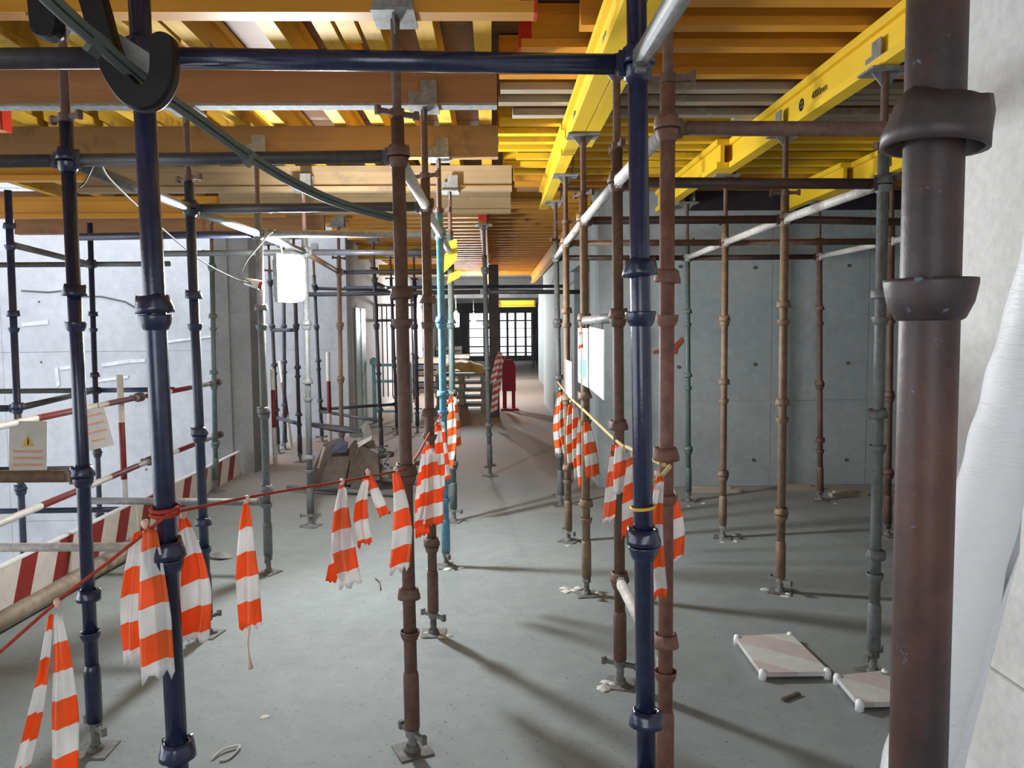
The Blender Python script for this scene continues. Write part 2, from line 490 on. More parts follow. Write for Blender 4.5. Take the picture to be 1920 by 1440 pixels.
def cup_low():
    return MB().lathe([(.0245, -.006), (.028, -.004), (.0345, .010), (.0375, .026), (.0375, .030), (.034, .030), (.032, .016), (.0245, .010)], 18)


def cup_top():
    def mod(j, t, r, z):
        lug = max(0, math.cos(3 * t)) ** 2
        if j in (3, 4):
            return r + .006 * lug, z + .004 * lug
        return r, z
    return MB().lathe([(.039, .0), (.043, .0), (.0425, .012), (.037, .026), (.034, .040), (.0275, .040), (.0265, .030), (.036, .012), (.039, 0)], 24, (0, 0, 0), mod)


def wing():
    b = MB().lathe([(.012, -.012), (.026, -.012), (.026, .016), (.012, .016)], 12, smooth=False)
    b.box((.02, -.008, -.008), (.085, .008, .010)); b.box((-.085, -.008, -.008), (-.02, .008, .010))
    b.box((.07, -.010, -.014), (.086, .010, .018)); b.box((-.086, -.010, -.014), (-.07, .010, .018))
    return b


def plate():
    return MB().box((-.065, -.065, 0), (.065, .065, .007)).lathe([(.03, .007), (.024, .026), (.019, .026)], 12)


def rod(z0, z1, r=.0175):
    n = max(4, int((z1 - z0) / .012)); prof = []
    for i in range(n + 1):
        z = z0 + (z1 - z0) * i / n
        prof.append((r - (.0016 if i % 2 else 0), z))
    return MB().lathe([(0, z0)] + prof + [(0, z1)], 12)


def uhead(gap):
    b = MB().box((-.09, -.075, -.006), (.09, .075, .004))
    for s in (-1, 1):
        x0, x1 = sorted((s * gap, s * (gap + .007)))
        b.box((x0, -.07, .004), (x1, .07, .07)); b.box((x0, -.07, .07), (x1, .012, .125))
    b.prism([(-.06, -.004, -.006), (.06, -.004, -.006), (.018, -.004, -.06), (-.018, -.004, -.06)], (0, .008, 0))
    return b


ST = {}


def standard(key, label, mat, base, lean=0., top=2.36, head=2.71, zb=.0, cups=CUPS, loose=None, headrot=0., jack='dusty_steel', has_head=True, sleeve=True, seed=0, gap=.05, coll=None, plate_on=True, group=None):
    """one upright: tube, bowl cups, sliding top cups, base jack and head jack"""
    rnd = random.Random(hash(key) % 1000 if isinstance(key, int) else sum(map(ord, key)) + seed)
    t = thing('scaffold_standard', label, 'scaffold pole', (base[0], base[1], zb), (0, lean, 0), group)
    ST[key] = (Vector((base[0], base[1], zb)), lean)
    z0 = .085 + rnd.uniform(0, .04)
    zt = top - zb
    MB().tube((0, 0, z0 if plate_on else 0), (0, 0, zt), R, 16).build('tube', mat, t)
    if sleeve:
        link('sleeve', shared('sleeve', mat, lambda: MB().lathe([(R, 0), (.0295, .002), (.0295, .20), (.027, .215), (R, .22)], 16)), t, (0, 0, z0 + .005))
    for i, c in enumerate(cups):
        link('bottom_cup', shared('bottom_cup', mat, cup_low), t, (0, 0, c - zb), (0, 0, rnd.uniform(0, 6)))
        tight = loose is None or i not in loose
        dz = .034 if tight else rnd.uniform(.10, .16)
        tl = 0 if tight else rnd.uniform(-.1, .1)
        link('top_cup', shared('top_cup', coll or mat, cup_top), t, (0, 0, c - zb + dz), (tl, rnd.uniform(-.06, .06), rnd.uniform(0, 6)))
    if plate_on:
        j = link('base_jack', shared(('base_jack', round(z0, 2)), jack, lambda: rod(.006, z0 + .02)), t)
        link('base_plate', shared('base_plate', 'dusty_steel', plate), j, (0, 0, 0), (0, 0, rnd.uniform(-.6, .6)))
        link('wing_nut', shared('wing_nut', 'dusty_steel', wing), j, (0, 0, z0 - .016), (0, 0, rnd.uniform(0, 3)))
    if has_head:
        hz = head - zb
        j = link('head_jack', shared(('head_jack', round(hz - zt, 2)), 'rust', lambda: rod(zt - .02, hz)), t)
        u = link('u_head', shared(('u_head', gap), 'galv', lambda: uhead(gap)), j, (0, 0, hz), (0, 0, headrot))
        link('wing_nut', shared('wing_nut', 'rust', wing), j, (0, 0, zt + .016), (0, 0, rnd.uniform(0, 3)))
    return t


def std_px(key, label, mat, base, topx, Y=None, **kw):
    """place an upright from the foot pixel (or a pixel at known Y) and the pixel of a point higher up"""
    if Y is None:
        b = F(*base)
    else:
        b = P(base[0], base[1], Y)
    u = P(topx[0], topx[1], b.y)
    sl = (u.x - b.x) / (u.z - b.z)
    x0 = b.x - sl * b.z
    return standard(key, label, mat, (x0, b.y), math.atan(sl), **kw)


def at(key, z):
    b, l = ST[key]
    return Vector((b.x + math.tan(l) * (z - b.z), b.y, z))


def ledger(a, b, z, mat, label, z2=None, r=R * .98, group=None):
    pa = at(a, z) if isinstance(a, str) else Vector((a[0], a[1], z))
    z2 = z if z2 is None else z2
    pb = at(b, z2) if isinstance(b, str) else Vector((b[0], b[1], z2))
    d = (pb - pa); L = d.length; x, y, dd = basis(d)
    m = Matrix((x, y, dd)).transposed().to_4x4(); m.translation = pa
    t = thing('ledger_tube', label, 'scaffold tube', group=group); t.matrix_world = m
    g0 = .045 if isinstance(a, str) else 0; g1 = .045 if isinstance(b, str) else 0
    MB().tube((0, 0, g0 + .01), (0, 0, L - g1 - .01), r, 14).build('tube', mat, t)
    for g, s in ((g0, 1), (g1, -1)):
        if g:
            z0 = .028 if s > 0 else L - .028
            k = MB().box((-.012, -.03, -.012), (.012, .03, .018)).box((-.018, -.02, .008), (.018, .02, .03))
            link('blade', k.mesh('blade', mat), t, (0, 0, z0), (0, 0 if s > 0 else PI, 0))
    return t


# right-hand row beside the corridor
std_px('FG', 'thick-looking rust-dark scaffold standard nearest the camera on the right', 'rust_dark', (1721, 1440), (1758, 0), Y=.68, loose=(2, 3), has_head=False, top=3.0, jack='rust', plate_on=True)
std_px('BR', 'glossy navy blue scaffold standard right of the corridor, nearest blue one', 'navy', (1212, 1438), (1196, 200), Y=1.92, loose=(0, 2), top=3.0, has_head=False)
std_px('RA0', 'reddish rusty scaffold standard just right of the glossy navy one', 'rust_red', (1247, 1430), (1252, 130), Y=2.52, loose=(0, 1, 2), headrot=0)
std_px('RA1', 'dark brown scaffold standard just left of the glossy navy one', 'rust', (1163, 1283), (1156, 160), loose=(1,), headrot=0)
std_px('RA2', 'brown scaffold standard holding the white signs on their far side', 'rust_ochre', (1100, 1115), (1093, 260), loose=(0, 1), headrot=0)
std_px('RA3', 'dusty brown scaffold standard, fourth along the right of the corridor', 'rust_ochre', (1066, 1015), (1060, 335), loose=(0, 2), headrot=0)
std_px('RA4', 'dusty grey scaffold standard, last along the right of the corridor before the wall', 'grey_metal', (1052, 948), (1041, 380), loose=(0, 1), headrot=0)
# second right-hand row
std_px('RB1', 'grey scaffold standard with a brown lower cup in the right bay, nearest of its row', 'grey_metal', (1637, 1262), (1660, 130), loose=(0, 1, 2), headrot=0)
std_px('RB2', 'ochre rusty scaffold standard in the right bay, second of its row', 'rust_ochre', (1463, 1110), (1473, 265), loose=(1, 2), headrot=0)
std_px('RB3', 'tan rusty scaffold standard in the right bay, third of its row', 'rust_ochre', (1355, 1008), (1361, 330), loose=(1,), headrot=0)
std_px('RB4', 'greenish thin scaffold standard in the right bay, farthest of its row', 'green_metal', (1291, 940), (1288, 385), loose=(1, 2), headrot=0)
std_px('RC3', 'scaffold standard half hidden behind the nearest grey one in the right bay', 'rust', (1664, 1004), (1672, 400), headrot=0)
std_px('RC4', 'thin brown scaffold standard by the grey wall, right bay back row', 'rust', (1538, 938), (1536, 385), loose=(0, 2), headrot=0)
# left-hand row beside the corridor
H = PI / 2
std_px('BL', 'dark navy scaffold standard at left front wrapped by the red rope', 'navy', (334, 1437), (272, 215), Y=1.87, loose=(0,), top=3.0, has_head=False)
std_px('LA1', 'dark rusty scaffold standard left of the corridor, nearest with a visible foot', 'rust', (774, 1408), (741, 60), loose=(0, 2), headrot=H)
std_px('LA2', 'brown grey scaffold standard left of the corridor, second with a visible foot', 'rust', (813, 1188), (795, 215), loose=(1, 2), headrot=H)
std_px('LA3', 'bright pale blue scaffold standard left of the corridor', 'teal', (837, 1062), (822, 310), loose=(0, 1), headrot=H)
std_px('LA4', 'greenish grey scaffold standard with a yellow ribbon, left of the corridor', 'green_metal', (851, 978), (843, 370), headrot=H)
std_px('LC', 'slim grey scaffold standard standing free in the middle of the corridor', 'grey_metal', (919, 892), (907, 420), loose=(0, 1), headrot=0)
# second left-hand row
std_px('LB1', 'dark navy scaffold standard at far left foreground with rope passing behind', 'navy', (180, 1408), (120, 150), loose=(0, 2), headrot=H)
std_px('LB3', 'navy scaffold standard left, between the streamers and the shaft rails', 'navy_worn', (390, 1190), (350, 240), loose=(0, 2), headrot=H)
std_px('LB4', 'grey scaffold standard beside the bright work lamp', 'grey_metal', (504, 1074), (482, 330), loose=(0, 2), headrot=H)
std_px('LB5', 'slim grey scaffold standard just right of the work lamp', 'grey_metal', (583, 987), (570, 405), loose=(0, 1), headrot=H)
standard('LB6', 'brown scaffold standard rising behind the scrap pile', 'rust_ochre', (-1.66, 8.6), .008, headrot=H)
std_px('LC3', 'green scaffold standard next to the concrete column', 'green_metal', (405, 922), (397, 470), loose=(1, 2), headrot=H)
# upright poles in the shaft
std_px('P1', 'navy scaffold standard in the shaft at the left picture edge', 'navy_worn', (30, 900), (10, 440), Y=5.7, zb=-3.3, cups=(-.14, .44, 1.03, 1.61, 2.19), loose=(3, 4), has_head=False, top=2.6)
std_px('P2', 'slim blue scaffold standard in the shaft against the pale wall', 'navy_worn', (176, 900), (162, 480), Y=7.4, zb=-3.3, cups=(-.14, .44, 1.03, 1.61, 2.19), loose=(2, 3), has_head=False, top=2.6)
# background uprights on the left
for key, lab, mt, px, py, tx in (('K1', 'dark slim standard left of the lamp column, behind the lit lamp', 'dark_tube', 522, 850, 507), ('K2', 'dark slim standard seen below the lamp, right of its neighbour', 'dark_tube', 534, 843, 532),
                                 ('K3', 'dark slim standard at the shaft corner right below the lamp', 'dark_tube', 563, 866, 553), ('K4', 'dark slim standard beside the small red and white post', 'dark_tube', 604, 828, 590),
                                 ('K5', 'dark slim standard left of the turquoise gate', 'dark_tube', 716, 853, 703), ('K6', 'dark slim standard in front of the turquoise gate', 'dark_tube', 745, 815, 734),
                                 ('K7', 'dark slim standard right of the turquoise gate', 'dark_tube', 783, 812, 777)):
    std_px(key, lab, mt, (px, py), (tx, 540), headrot=H, loose=(0, 1))
far = [(-1.45, 15.2), (-1.75, 17.5), (-1.2, 19.5), (-1.9, 22), (-1.3, 24), (-1.65, 27), (-.95, 31.2), (-1.8, 33), (1.55, 30), (1.9, 34), (.15, 24.5)]
for k, (x, y) in enumerate(far):
    standard('Z%d' % k, ('distant thin dark standard along the left of the far corridor' if x < 0 else 'distant thin dark standard on the right near the bright opening' if y > 26 else 'distant thin dark standard in the middle of the far corridor'), 'dark_tube', (x, y), random.uniform(-.01, .01), top=2.5, has_head=False, sleeve=False, group='distant standards')

# ledgers
L1 = 2.225
ledger('BL', 'BR', L1, 'navy', 'navy horizontal tube across the corridor at top front')
ledger((-2.3, 1.9), 'BL', L1, 'dark_tube', 'dark horizontal tube at top left running to the hooked standard')
ledger('BR', 'FG', L1, 'galv', 'grey tube rising to the top edge from the glossy navy standard')
ledger('LA1', 'LB1', L1, 'dark_tube', 'dark horizontal tube with a bright underside, second across the left bay')
ledger((-3.2, 3.02), 'LB1', L1, 'dark_tube', 'dark horizontal tube at left edge ending at the far left navy standard')
ledger('LA2', 'LB3', L1, 'dark_tube', 'grey horizontal tube third across the left bay')
ledger('LA3', 'LB4', L1, 'galv', 'horizontal tube glaring white from the lamp just below it')
ledger((-2.75, 5.3), 'LB4', L1, 'navy_worn', 'blue horizontal tube left of the lamp standard over the shaft edge')
ledger('LA4', 'LB5', L1, 'dark_tube', 'grey horizontal tube across the left bay behind the lamp')
ledger((-2.75, 6.45), 'LB5', L1, 'grey_metal', 'grey horizontal tube behind the lamp reaching left to the shaft')
ledger('LA1', 'LA2', L1, 'pale_tube', 'pale tube running away along the left of the corridor, nearest piece')
ledger('LA2', 'LA3', L1, 'pale_tube', 'pale tube running away along the left of the corridor, second piece')
ledger('LA3', 'LA4', L1, 'pale_tube', 'pale tube running away along the left of the corridor, third piece')
ledger('LB1', 'LB3', L1, 'grey_metal', 'grey tube running back from the far left navy standard')
ledger('LB3', 'LB4', L1, 'grey_metal', 'grey tube running back towards the lamp standard')
ledger('LB4', 'LB5', L1, 'grey_metal', 'grey tube running back just above the lamp')
ledger('LB5', 'LB6', L1, 'rust_ochre', 'brownish tube running back behind the lamp')
ledger('RA0', 'RA1', L1, 'pale_tube', 'white dusty tube along the right of the corridor, nearest piece')
ledger('RA1', 'RA2', L1, 'pale_tube', 'white dusty tube along the right of the corridor, second piece')
ledger('RA2', 'RA3', L1, 'pale_tube', 'white dusty tube along the right of the corridor, third piece')
ledger('RA3', 'RA4', L1, 'pale_tube', 'white dusty tube along the right of the corridor, farthest piece')
ledger('RB1', 'RB2', L1, 'pale_tube', 'white dusty tube sloping in view across the right bay, nearest piece')
ledger('RB2', 'RB3', L1, 'pale_tube', 'white dusty tube sloping in view across the right bay, middle piece')
ledger('RB3', 'RB4', L1, 'pale_tube', 'white dusty tube sloping in view across the right bay, farthest piece')
ledger('RC3', 'RC4', L1, 'pale_tube', 'white dusty tube in the back row of the right bay')
ledger((RCx := at('RC3', L1).x, 4.85), 'RC3', L1, 'pale_tube', 'white dusty tube behind the nearest grey standard in the right bay')
standard('RB0', 'scaffold standard hidden directly behind the nearest rust-dark one', 'rust', (1.465, 2.54), 0, headrot=0)
ledger('RA0', 'RB0', L1, 'rust', 'blotchy rusty horizontal tube at the top of the right bay')
ledger('RA1', 'RB1', L1, 'rust_dark', 'dark rusty horizontal tube, second down in the right bay')
ledger('RA2', 'RB2', L1, 'rust_dark', 'brown horizontal tube, third down in the right bay')
ledger('RB2', (3.0, 4.86), L1, 'rust_dark', 'brown horizontal tube running right behind the nearest grey standard')
ledger('RA3', 'RB3', L1, 'rust', 'brown horizontal tube, fourth down in the right bay')
ledger('RB3', 'RC3', L1, 'rust', 'brown horizontal tube between middle and back rows of the right bay')
ledger('RA4', 'RB4', L1, 'rust_dark', 'thin dark horizontal tube nearest the grey wall')
ledger('RB4', 'RC4', L1, 'rust_dark', 'thin dark horizontal tube in front of the grey wall, right part')
ledger('RA0', 'RA1', .475, 'pale_tube', 'pale low tube behind the glossy navy standard')
ledger('RA1', 'RA2', 1.645, 'galv', 'short pale tube the white signs hang from')
ledger((-3.0, 3.02), 'LB1', 1.065, 'rust_ochre', 'dirty brown horizontal tube at left edge at waist height')
ledger((-3.0, 4.17), 'LB3', .475, 'pale_tube', 'speckled white low tube left of the streamers')
ledger((-2.75, 5.3), 'LB4', .475, 'galv', 'grey low tube behind the red rope left of the lamp standard')
lo, hi = F(762, 934), F(538, 922)
ledger((lo.x, lo.y), (hi.x, hi.y), .03, 'grey_metal', 'loose grey tube lying on the floor in front of the scrap pile', z2=.05)
ledger('P1', (-6.5, 5.7), 1.065, 'navy_worn', 'blue horizontal tube in the shaft at the left picture edge')
ledger('P1', 'P2', L1, 'grey_metal', 'grey tube running back in the shaft near the ceiling')
ledger('P1', 'P2', 1.065, 'dark_tube', 'dark tube running back in the shaft at handrail height')
ledger((-6.8, 7.4), 'P2', 1.065, 'grey_metal', 'grey horizontal tube against the pale shaft wall, left part')
ledger('P2', (-2.95, 7.4), 1.065, 'navy_worn', 'blue horizontal tube against the pale shaft wall, right part')
ledger('P2', (-2.95, 7.4), L1, 'grey_metal', 'grey high tube in the shaft right of the slim blue standard')
ledger((-6.8, 7.4), 'P2', L1, 'grey_metal', 'grey high tube in the shaft left of the slim blue standard')
ledger((-6.0, 5.7), (-2.95, 5.7), .62, 'navy_worn', 'blue tube in the shaft behind the guard rails')
ledger((-5.2, 6.6), (-2.95, 6.6), .12, 'navy_worn', 'blue tube in the shaft low behind the toe board')
ledger('LC', (1.05, 8.75), 2.0, 'dark_tube', 'dark tube crossing the corridor beyond the free standing standard')
ledger((-2.3, 8.9), 'LC', 2.0, 'dark_tube', 'dark tube crossing left from the free standing standard')
ledger((-2.1, 11.3), (1.08, 11.3), 2.2, 'navy_worn', 'blue tube crossing the far corridor below the shade-toned yellow beams')
ledger('LB6', (-.4, 8.6), L1, 'dark_tube', 'dark tube across the left bay behind the glaring one')
ledger('K3', 'K4', 2.1, 'dark_tube', 'dark tube behind the lamp at the shaft corner')
ledger('K1', 'K3', .47, 'dark_tube', 'dark low tube joining the slim standards at the shaft corner')
ledger('K1', 'K3', 1.61, 'dark_tube', 'dark tube below the lamp joining the slim standards')
ledger('K4', 'K6', .47, 'dark_tube', 'dark low tube in front of the turquoise gate, upper')
ledger('K4', 'K5', .44, 'dark_tube', 'dark low tube in front of the turquoise gate, lower')
ledger('K5', 'K6', 2.2, 'dark_tube', 'dark high tube running back above the turquoise gate')
ledger('K4', 'K7', 2.2, 'dark_tube', 'dark high tube across above the turquoise gate')
ledger((-2.1, 15.2), (.9, 15.2), 2.3, 'dark_tube', 'dark tube across the corridor far beyond the free standard')

# ------------------------------------------------------------------ formwork beams
ZP, ZS = 2.715, 2.918


def hbeam(axis, c, a0, a1, z, mat, label, caps=(0, 0), kind='h', group=None, crust=False, fmat=None):
    """H-section timber beam: two flanges and a web; axis of the beam x or y"""
    t = thing('formwork_beam', label, 'formwork beam', ((a0 + a1) / 2, c, z) if axis == 'x' else (c, (a0 + a1) / 2, z), group=group)
    L = (a1 - a0) / 2

    def bx(w0, w1, z0, z1, l0=-L, l1=L):
        return MB().box((l0, w0, z0), (l1, w1, z1)) if axis == 'x' else MB().box((w0, l0, z0), (w1, l1, z1))
    if kind == 'h':
        bx(-.04, .04, 0, .04).build('bottom_flange', fmat or mat, t)
        bx(-.04, .04, .16, .2).build('top_flange', mat, t)
        bx(-.0145, .0145, .04, .16).build('web', mat, t)
    else:
        bx(-.04, .04, .012, .2).build('timber', mat, t)
        bx(-.043, .043, 0, .012).build('bottom_lath', 'dirt_ridge' if crust else mat, t)
    for s, on in zip((-1, 1), caps):
        if on:
            e0, e1 = sorted((s * L, s * (L + .012)))
            c2 = bx(-.042, .042, -.002, .045, e0, e1); c2.build('end_cap', 'cap_red', t)
            bx(-.042, .042, .045, .2, e0, e1).build('end_cap', 'cap_red', t)
            e0, e1 = sorted((s * (L - .05), s * L))
            bx(-.018, .018, .045, .155, e0, e1).build('end_band', 'cap_red', t)
    return t


# left: primary beams across, on the left rows of standards
hbeam('x', at('LA1', 2.7).y, -4.6, .16, ZP, 'shaded_yellow_x', 'shade-toned yellow timber beam with red end at the top front across the left bay', (0, 1))
hbeam('x', at('LA2', 2.7).y, -4.6, .035, ZP, 'timber_x', 'brown timber beam with cement-crusted underside, second from the camera', kind='box', crust=True)
hbeam('x', at('LA3', 2.7).y, -4.6, .05, ZP, 'tan_x', 'tan timber beam, third from the camera over the left bay', kind='box')
hbeam('x', at('LA4', 2.7).y, -3.3, .17, ZP, 'weathered', 'weathered grey timber beam, fourth from the camera over the left bay')
hbeam('x', 7.75, -2.6, .19, ZP, 'weathered', 'weathered timber beam, farthest over the left bay')
hbeam('x', 4.52, -4.8, -2.68, ZP, 'shaded_yellow_x', 'short shade-toned yellow beam with red end at the left picture edge', (0, 1))
hbeam('x', 7.9, -4.8, -2.0, ZP, 'shaded_yellow_x', 'shade-toned yellow beam low over the shaft edge at left')
hbeam('x', 6.0, -4.8, -3.0, ZP, 'shaded_yellow_x', 'shade-toned yellow beam at the left edge behind the brown ones')
hbeam('x', 8.2, -4.8, -1.7, ZP - .12, 'timber_x', 'brown edge timber above the shaft wall', kind='box')
hbeam('x', 8.22, -7.9, -2.0, ZP + .11, 'timber_x', 'brown edge board along the end of the deck above the shaft', kind='box')
hbeam('x', .9, -4.6, .3, ZP, 'shaded_yellow_x', 'shade-toned yellow beam overhead just above the picture')
# left: secondary beams running away
XS = [-4.3, -3.9, -3.4, -3.0, -2.65, -2.3, -1.95, -1.7, -1.45, -1.06, -.82, -.62, -.37, -.03]
for k, x in enumerate(XS):
    hbeam('y', x, -2.6, 2.68 if k == 13 else 2.95 + .4 * (k % 3), ZS, 'joist', 'yellow joist running away above the left bay, near length, row %s from the corridor' % ['fourteenth', 'thirteenth', 'twelfth', 'eleventh', 'tenth', 'ninth', 'eighth', 'seventh', 'sixth', 'fifth', 'fourth', 'third', 'second', 'first'][k], group='yellow joists over the left bay')
    hbeam('y', x + (.1 if k < 12 else .085 if k == 12 else 0), 2.7, 8.15, ZS, 'joist', 'yellow joist running away above the left bay, far length, row %s from the corridor' % ['fourteenth', 'thirteenth', 'twelfth', 'eleventh', 'tenth', 'ninth', 'eighth', 'seventh', 'sixth', 'fifth', 'fourth', 'third', 'second', 'first'][k], group='yellow joists over the left bay')
# right: primary beams running away
xa = at('RA2', 2.7).x
hbeam('y', xa - .035, 1.2, 5.15, ZP, 'yellow', 'bright yellow beam running away over the right of the corridor, left one')
hbeam('y', xa + .05, 2.0, 4.95, ZP, 'yellow', 'bright yellow beam over the right of the corridor, right one of the pair')
hbeam('y', xa - .04, 5.17, 7.5, ZP, 'yellow', 'bright yellow beam over the corridor, farther length towards the wall')
xb = at('RB2', 2.7).x
pb = hbeam('y', xb, 3.04, 6.35, ZP, 'yellow', 'bright yellow beam with printed marking crossing the right bay')
hbeam('y', xb - .085, 5.6, 7.7, ZP, 'yellow', 'bright yellow beam in the right bay, farther length by the wall')
xc_ = at('RC4', 2.7).x
hbeam('y', xc_, 4.4, 7.2, ZP, 'yellow', 'yellow beam above the back row of the right bay')
hbeam('y', xc_ - .085, 6.4, 7.7, ZP, 'yellow', 'short yellow beam by the wall in the back row of the right bay')
# marking on the printed beam (side facing the corridor)
ym = 1.78 * FPX / (1512 - 923) * xb / 1.78
fc = bpy.data.curves.new('marking', 'FONT'); fc.body = '4000mm'; fc.size = .055; fc.extrude = .0004
fo = bpy.data.objects.new('marking', fc); COL.objects.link(fo); fo.parent = pb
fo.rotation_euler = (PI / 2, 0, -PI / 2); fo.data.materials.append(M['black'])
yc_ = (3.04 + 6.35) / 2
fo.location = (-.0165, 4.22 - yc_, .075)
lg = MB().lathe([(.020, -.0006), (.034, -.0006), (.034, .0008), (.020, .0008), (.020, -.0006)], 20).box((-.006, -.03, -.0006), (.006, .03, .0008)).box((-.03, -.006, -.0006), (.03, .006, .0008)).build('round_logo', 'black', pb)
lg.rotation_euler = (0, -PI / 2, 0); lg.location = (-.0155, 4.36 - yc_, .09)
# right: secondary beams across
YS = [(2.62, 'shaded_yellow_x', .25), (2.98, 'shaded_yellow_x', .2), (3.3, 'shaded_yellow_x', .62), (3.57, 'shaded_yellow_x', .4), (3.84, 'shaded_yellow_x', .15), (4.24, 'shaded_yellow_x', .05), (4.5, 'pale_flange', .06), (4.74, 'pale_flange', .05),
      (5.02, 'pale_flange', .14), (5.22, 'yellow_x', .06), (5.48, 'yellow_x', .05), (5.72, 'yellow_x', .06), (5.95, 'yellow_x', .05), (6.25, 'yellow_x', .2), (6.55, 'yellow_x', .1), (6.85, 'yellow_x', .2), (7.15, 'shaded_yellow_x', .2), (7.45, 'shaded_yellow_x', .22), (7.68, 'timber_x', .25)]
ordn = ['first', 'second', 'third', 'fourth', 'fifth', 'sixth', 'seventh', 'eighth', 'ninth', 'tenth', 'eleventh', 'twelfth', 'thirteenth', 'fourteenth', 'fifteenth', 'sixteenth', 'seventeenth', 'eighteenth', 'nineteenth', 'twentieth',
        'twenty-first', 'twenty-second', 'twenty-third', 'twenty-fourth', 'twenty-fifth', 'twenty-sixth', 'twenty-seventh', 'twenty-eighth', 'twenty-ninth', 'thirtieth', 'thirty-first', 'thirty-second']
M['pale_flange'] = M['timber_x']
cn = {'pale_flange': 'brown pale-bottomed', 'shaded_yellow_x': 'shade-toned yellow', 'grey_timber': 'weathered pale', 'yellow_x': 'yellow', 'timber_x': 'brown'}
for k, (y, mt, x0) in enumerate(YS):
    hbeam('x', y, x0, 4.7, ZS, mt, '%s joist across the right bay, %s counted from the camera' % (cn[mt], ordn[k]), (1 if k in (2, 4) else 0, 0), group='joists over the right bay', fmat='grey_timber' if mt == 'pale_flange' else None)
# short loose pale ends lapped beside some joists
hbeam('x', 4.62, 2.05, 4.2, ZS, 'grey_timber', 'pale lapped joist end over the right bay, nearer of two')
hbeam('x', 5.11, 1.55, 4.2, ZS, 'grey_timber', 'pale lapped joist end over the right bay, farther of two')
# centre: deck beyond the left bay
hbeam('y', -.09, 8.3, 13.4, ZP, 'shaded_yellow_x', 'shade-toned yellow beam with red end running away above the free standing standard', (1, 0))
hbeam('y', -.06, 13.42, 19.8, ZP, 'shaded_yellow_x', 'shade-toned yellow beam continuing down the far corridor')
hbeam('y', 1.0, 8.3, 19.6, ZP, 'shaded_yellow_x', 'shade-toned yellow beam along the right wall of the far corridor')
k = 0
y = 8.38
while y < 19.8:
    hbeam('x', y, -2.1, 1.6, ZS, 'shaded_yellow_x', 'shade-toned yellow joist over the far corridor, %s beyond the left bay' % ordn[min(k, 31)], group='shade-toned yellow joists over the far corridor')
    k += 1; y += .37
hbeam('x', 12.6, -2.1, -.6, ZP, 'yellow_x', 'yellow beam low over the turquoise gate, nearer')
hbeam('x', 14.9, -2.1, -.7, ZP - .1, 'yellow_x', 'yellow beam low over the turquoise gate, farther')
for k, (x0, x1, z) in enumerate(((.05, 1.3, 2.28), (.1, 1.35, 2.28))):
    hbeam('x', 24.6 + k * .09, x0, x1, z, 'yellow_x', 'yellow beam hanging in the distant corridor, %s of two' % ('nearer', 'farther')[k])

# ------------------------------------------------------------------ lamps
def lamp(label, loc, hw, hh, power, mat):
    t = thing('work_lamp', label, 'lamp', loc)
    prof = [(0, -hh), (hw * .6, -hh), (hw * .95, -hh * .93), (hw, -hh * .8), (hw, hh * .8), (hw * .95, hh * .93), (hw * .6, hh), (0, hh)]
    area = 2 * PI * hw * 2 * hh
    m = m_emit(mat, (.93, .97, 1, 1), power / (area * PI))
    MB().lathe(prof, 20).build('bulb', m, t)
    MB().lathe([(0, hh), (.03, hh), (.03, hh + .03), (.02, hh + .07), (0, hh + .07)], 14).build('socket', 'white', t)
    MB().tube((0, 0, hh + .06), (0, 0, 2.93 - loc[2]), .008, 6).build('cord', 'wire', t)
    return t


LP = P(538, 522, 5.47)
FW, FH = .085, .155
fd = thing('work_lamp', 'glaring white floodlight beside the grey standard', 'lamp', LP, (0, 0, math.radians(62)))
glow = m_emit('lamp_glow_main', (.93, .97, 1, 1), LAMP_POWER / ((4 * FW * FH + .08 * 4 * (FW + FH)) * PI))
rr_ = .045; lens = []
for (cx_, cz_, a0_) in ((FW - rr_, FH - rr_, 0), (-FW + rr_, FH - rr_, 90), (-FW + rr_, -FH + rr_, 180), (FW - rr_, -FH + rr_, 270)):
    for k in range(6):
        a_ = math.radians(a0_ + 18 * k); lens.append((cx_ + rr_ * math.cos(a_), -.085, cz_ + rr_ * math.sin(a_)))
MB().prism(lens, (0, .083, 0)).build('lens', glow, fd)
hb = MB().box((-FW - .008, -.0015, -FH - .008), (FW + .008, .03, FH + .008))
for k in range(7):
    hb.box((-FW + .01 + k * .027, .03, -FH * .8), (-FW + .016 + k * .027, .055, FH * .8))
hb.build('housing', 'grey_metal', fd)
_inv = Matrix.Rotation(-math.radians(62), 3, 'Z'); _tb = at('LB4', L1); _tc = at('LA3', L1)
_hk = _tb.lerp(_tc, max(.06, (LP.x - _tb.x) / (_tc.x - _tb.x)))
MB().sweep([(0, .04, FH), (0, .04, FH + .05), _inv @ (_hk - LP + Vector((0, 0, .03))), _inv @ (_hk - LP + Vector((0, -.03, 0)))], .006, 8).build('bracket', 'grey_metal', fd)
lamp('small distant lamp glowing left of the free standing standard', P(855, 600, 18), .07, .16, 260, 'lamp_glow_a')
lamp('tiny far lamp left of the bright opening', P(888, 600, 24), .06, .17, 260, 'lamp_glow_b')
lt = thing('lamp_holder', 'white lamp socket with reddish ring strapped to the grey standard', 'lamp holder', P(478, 533, 5.05))
MB().tube((-.06, 0, .02), (.03, 0, -.005), .022, 12, .03).build('socket', 'white', lt)
MB().tube((.03, 0, -.005), (.05, 0, -.01), .026, 12).build('ring', 'spray', lt)


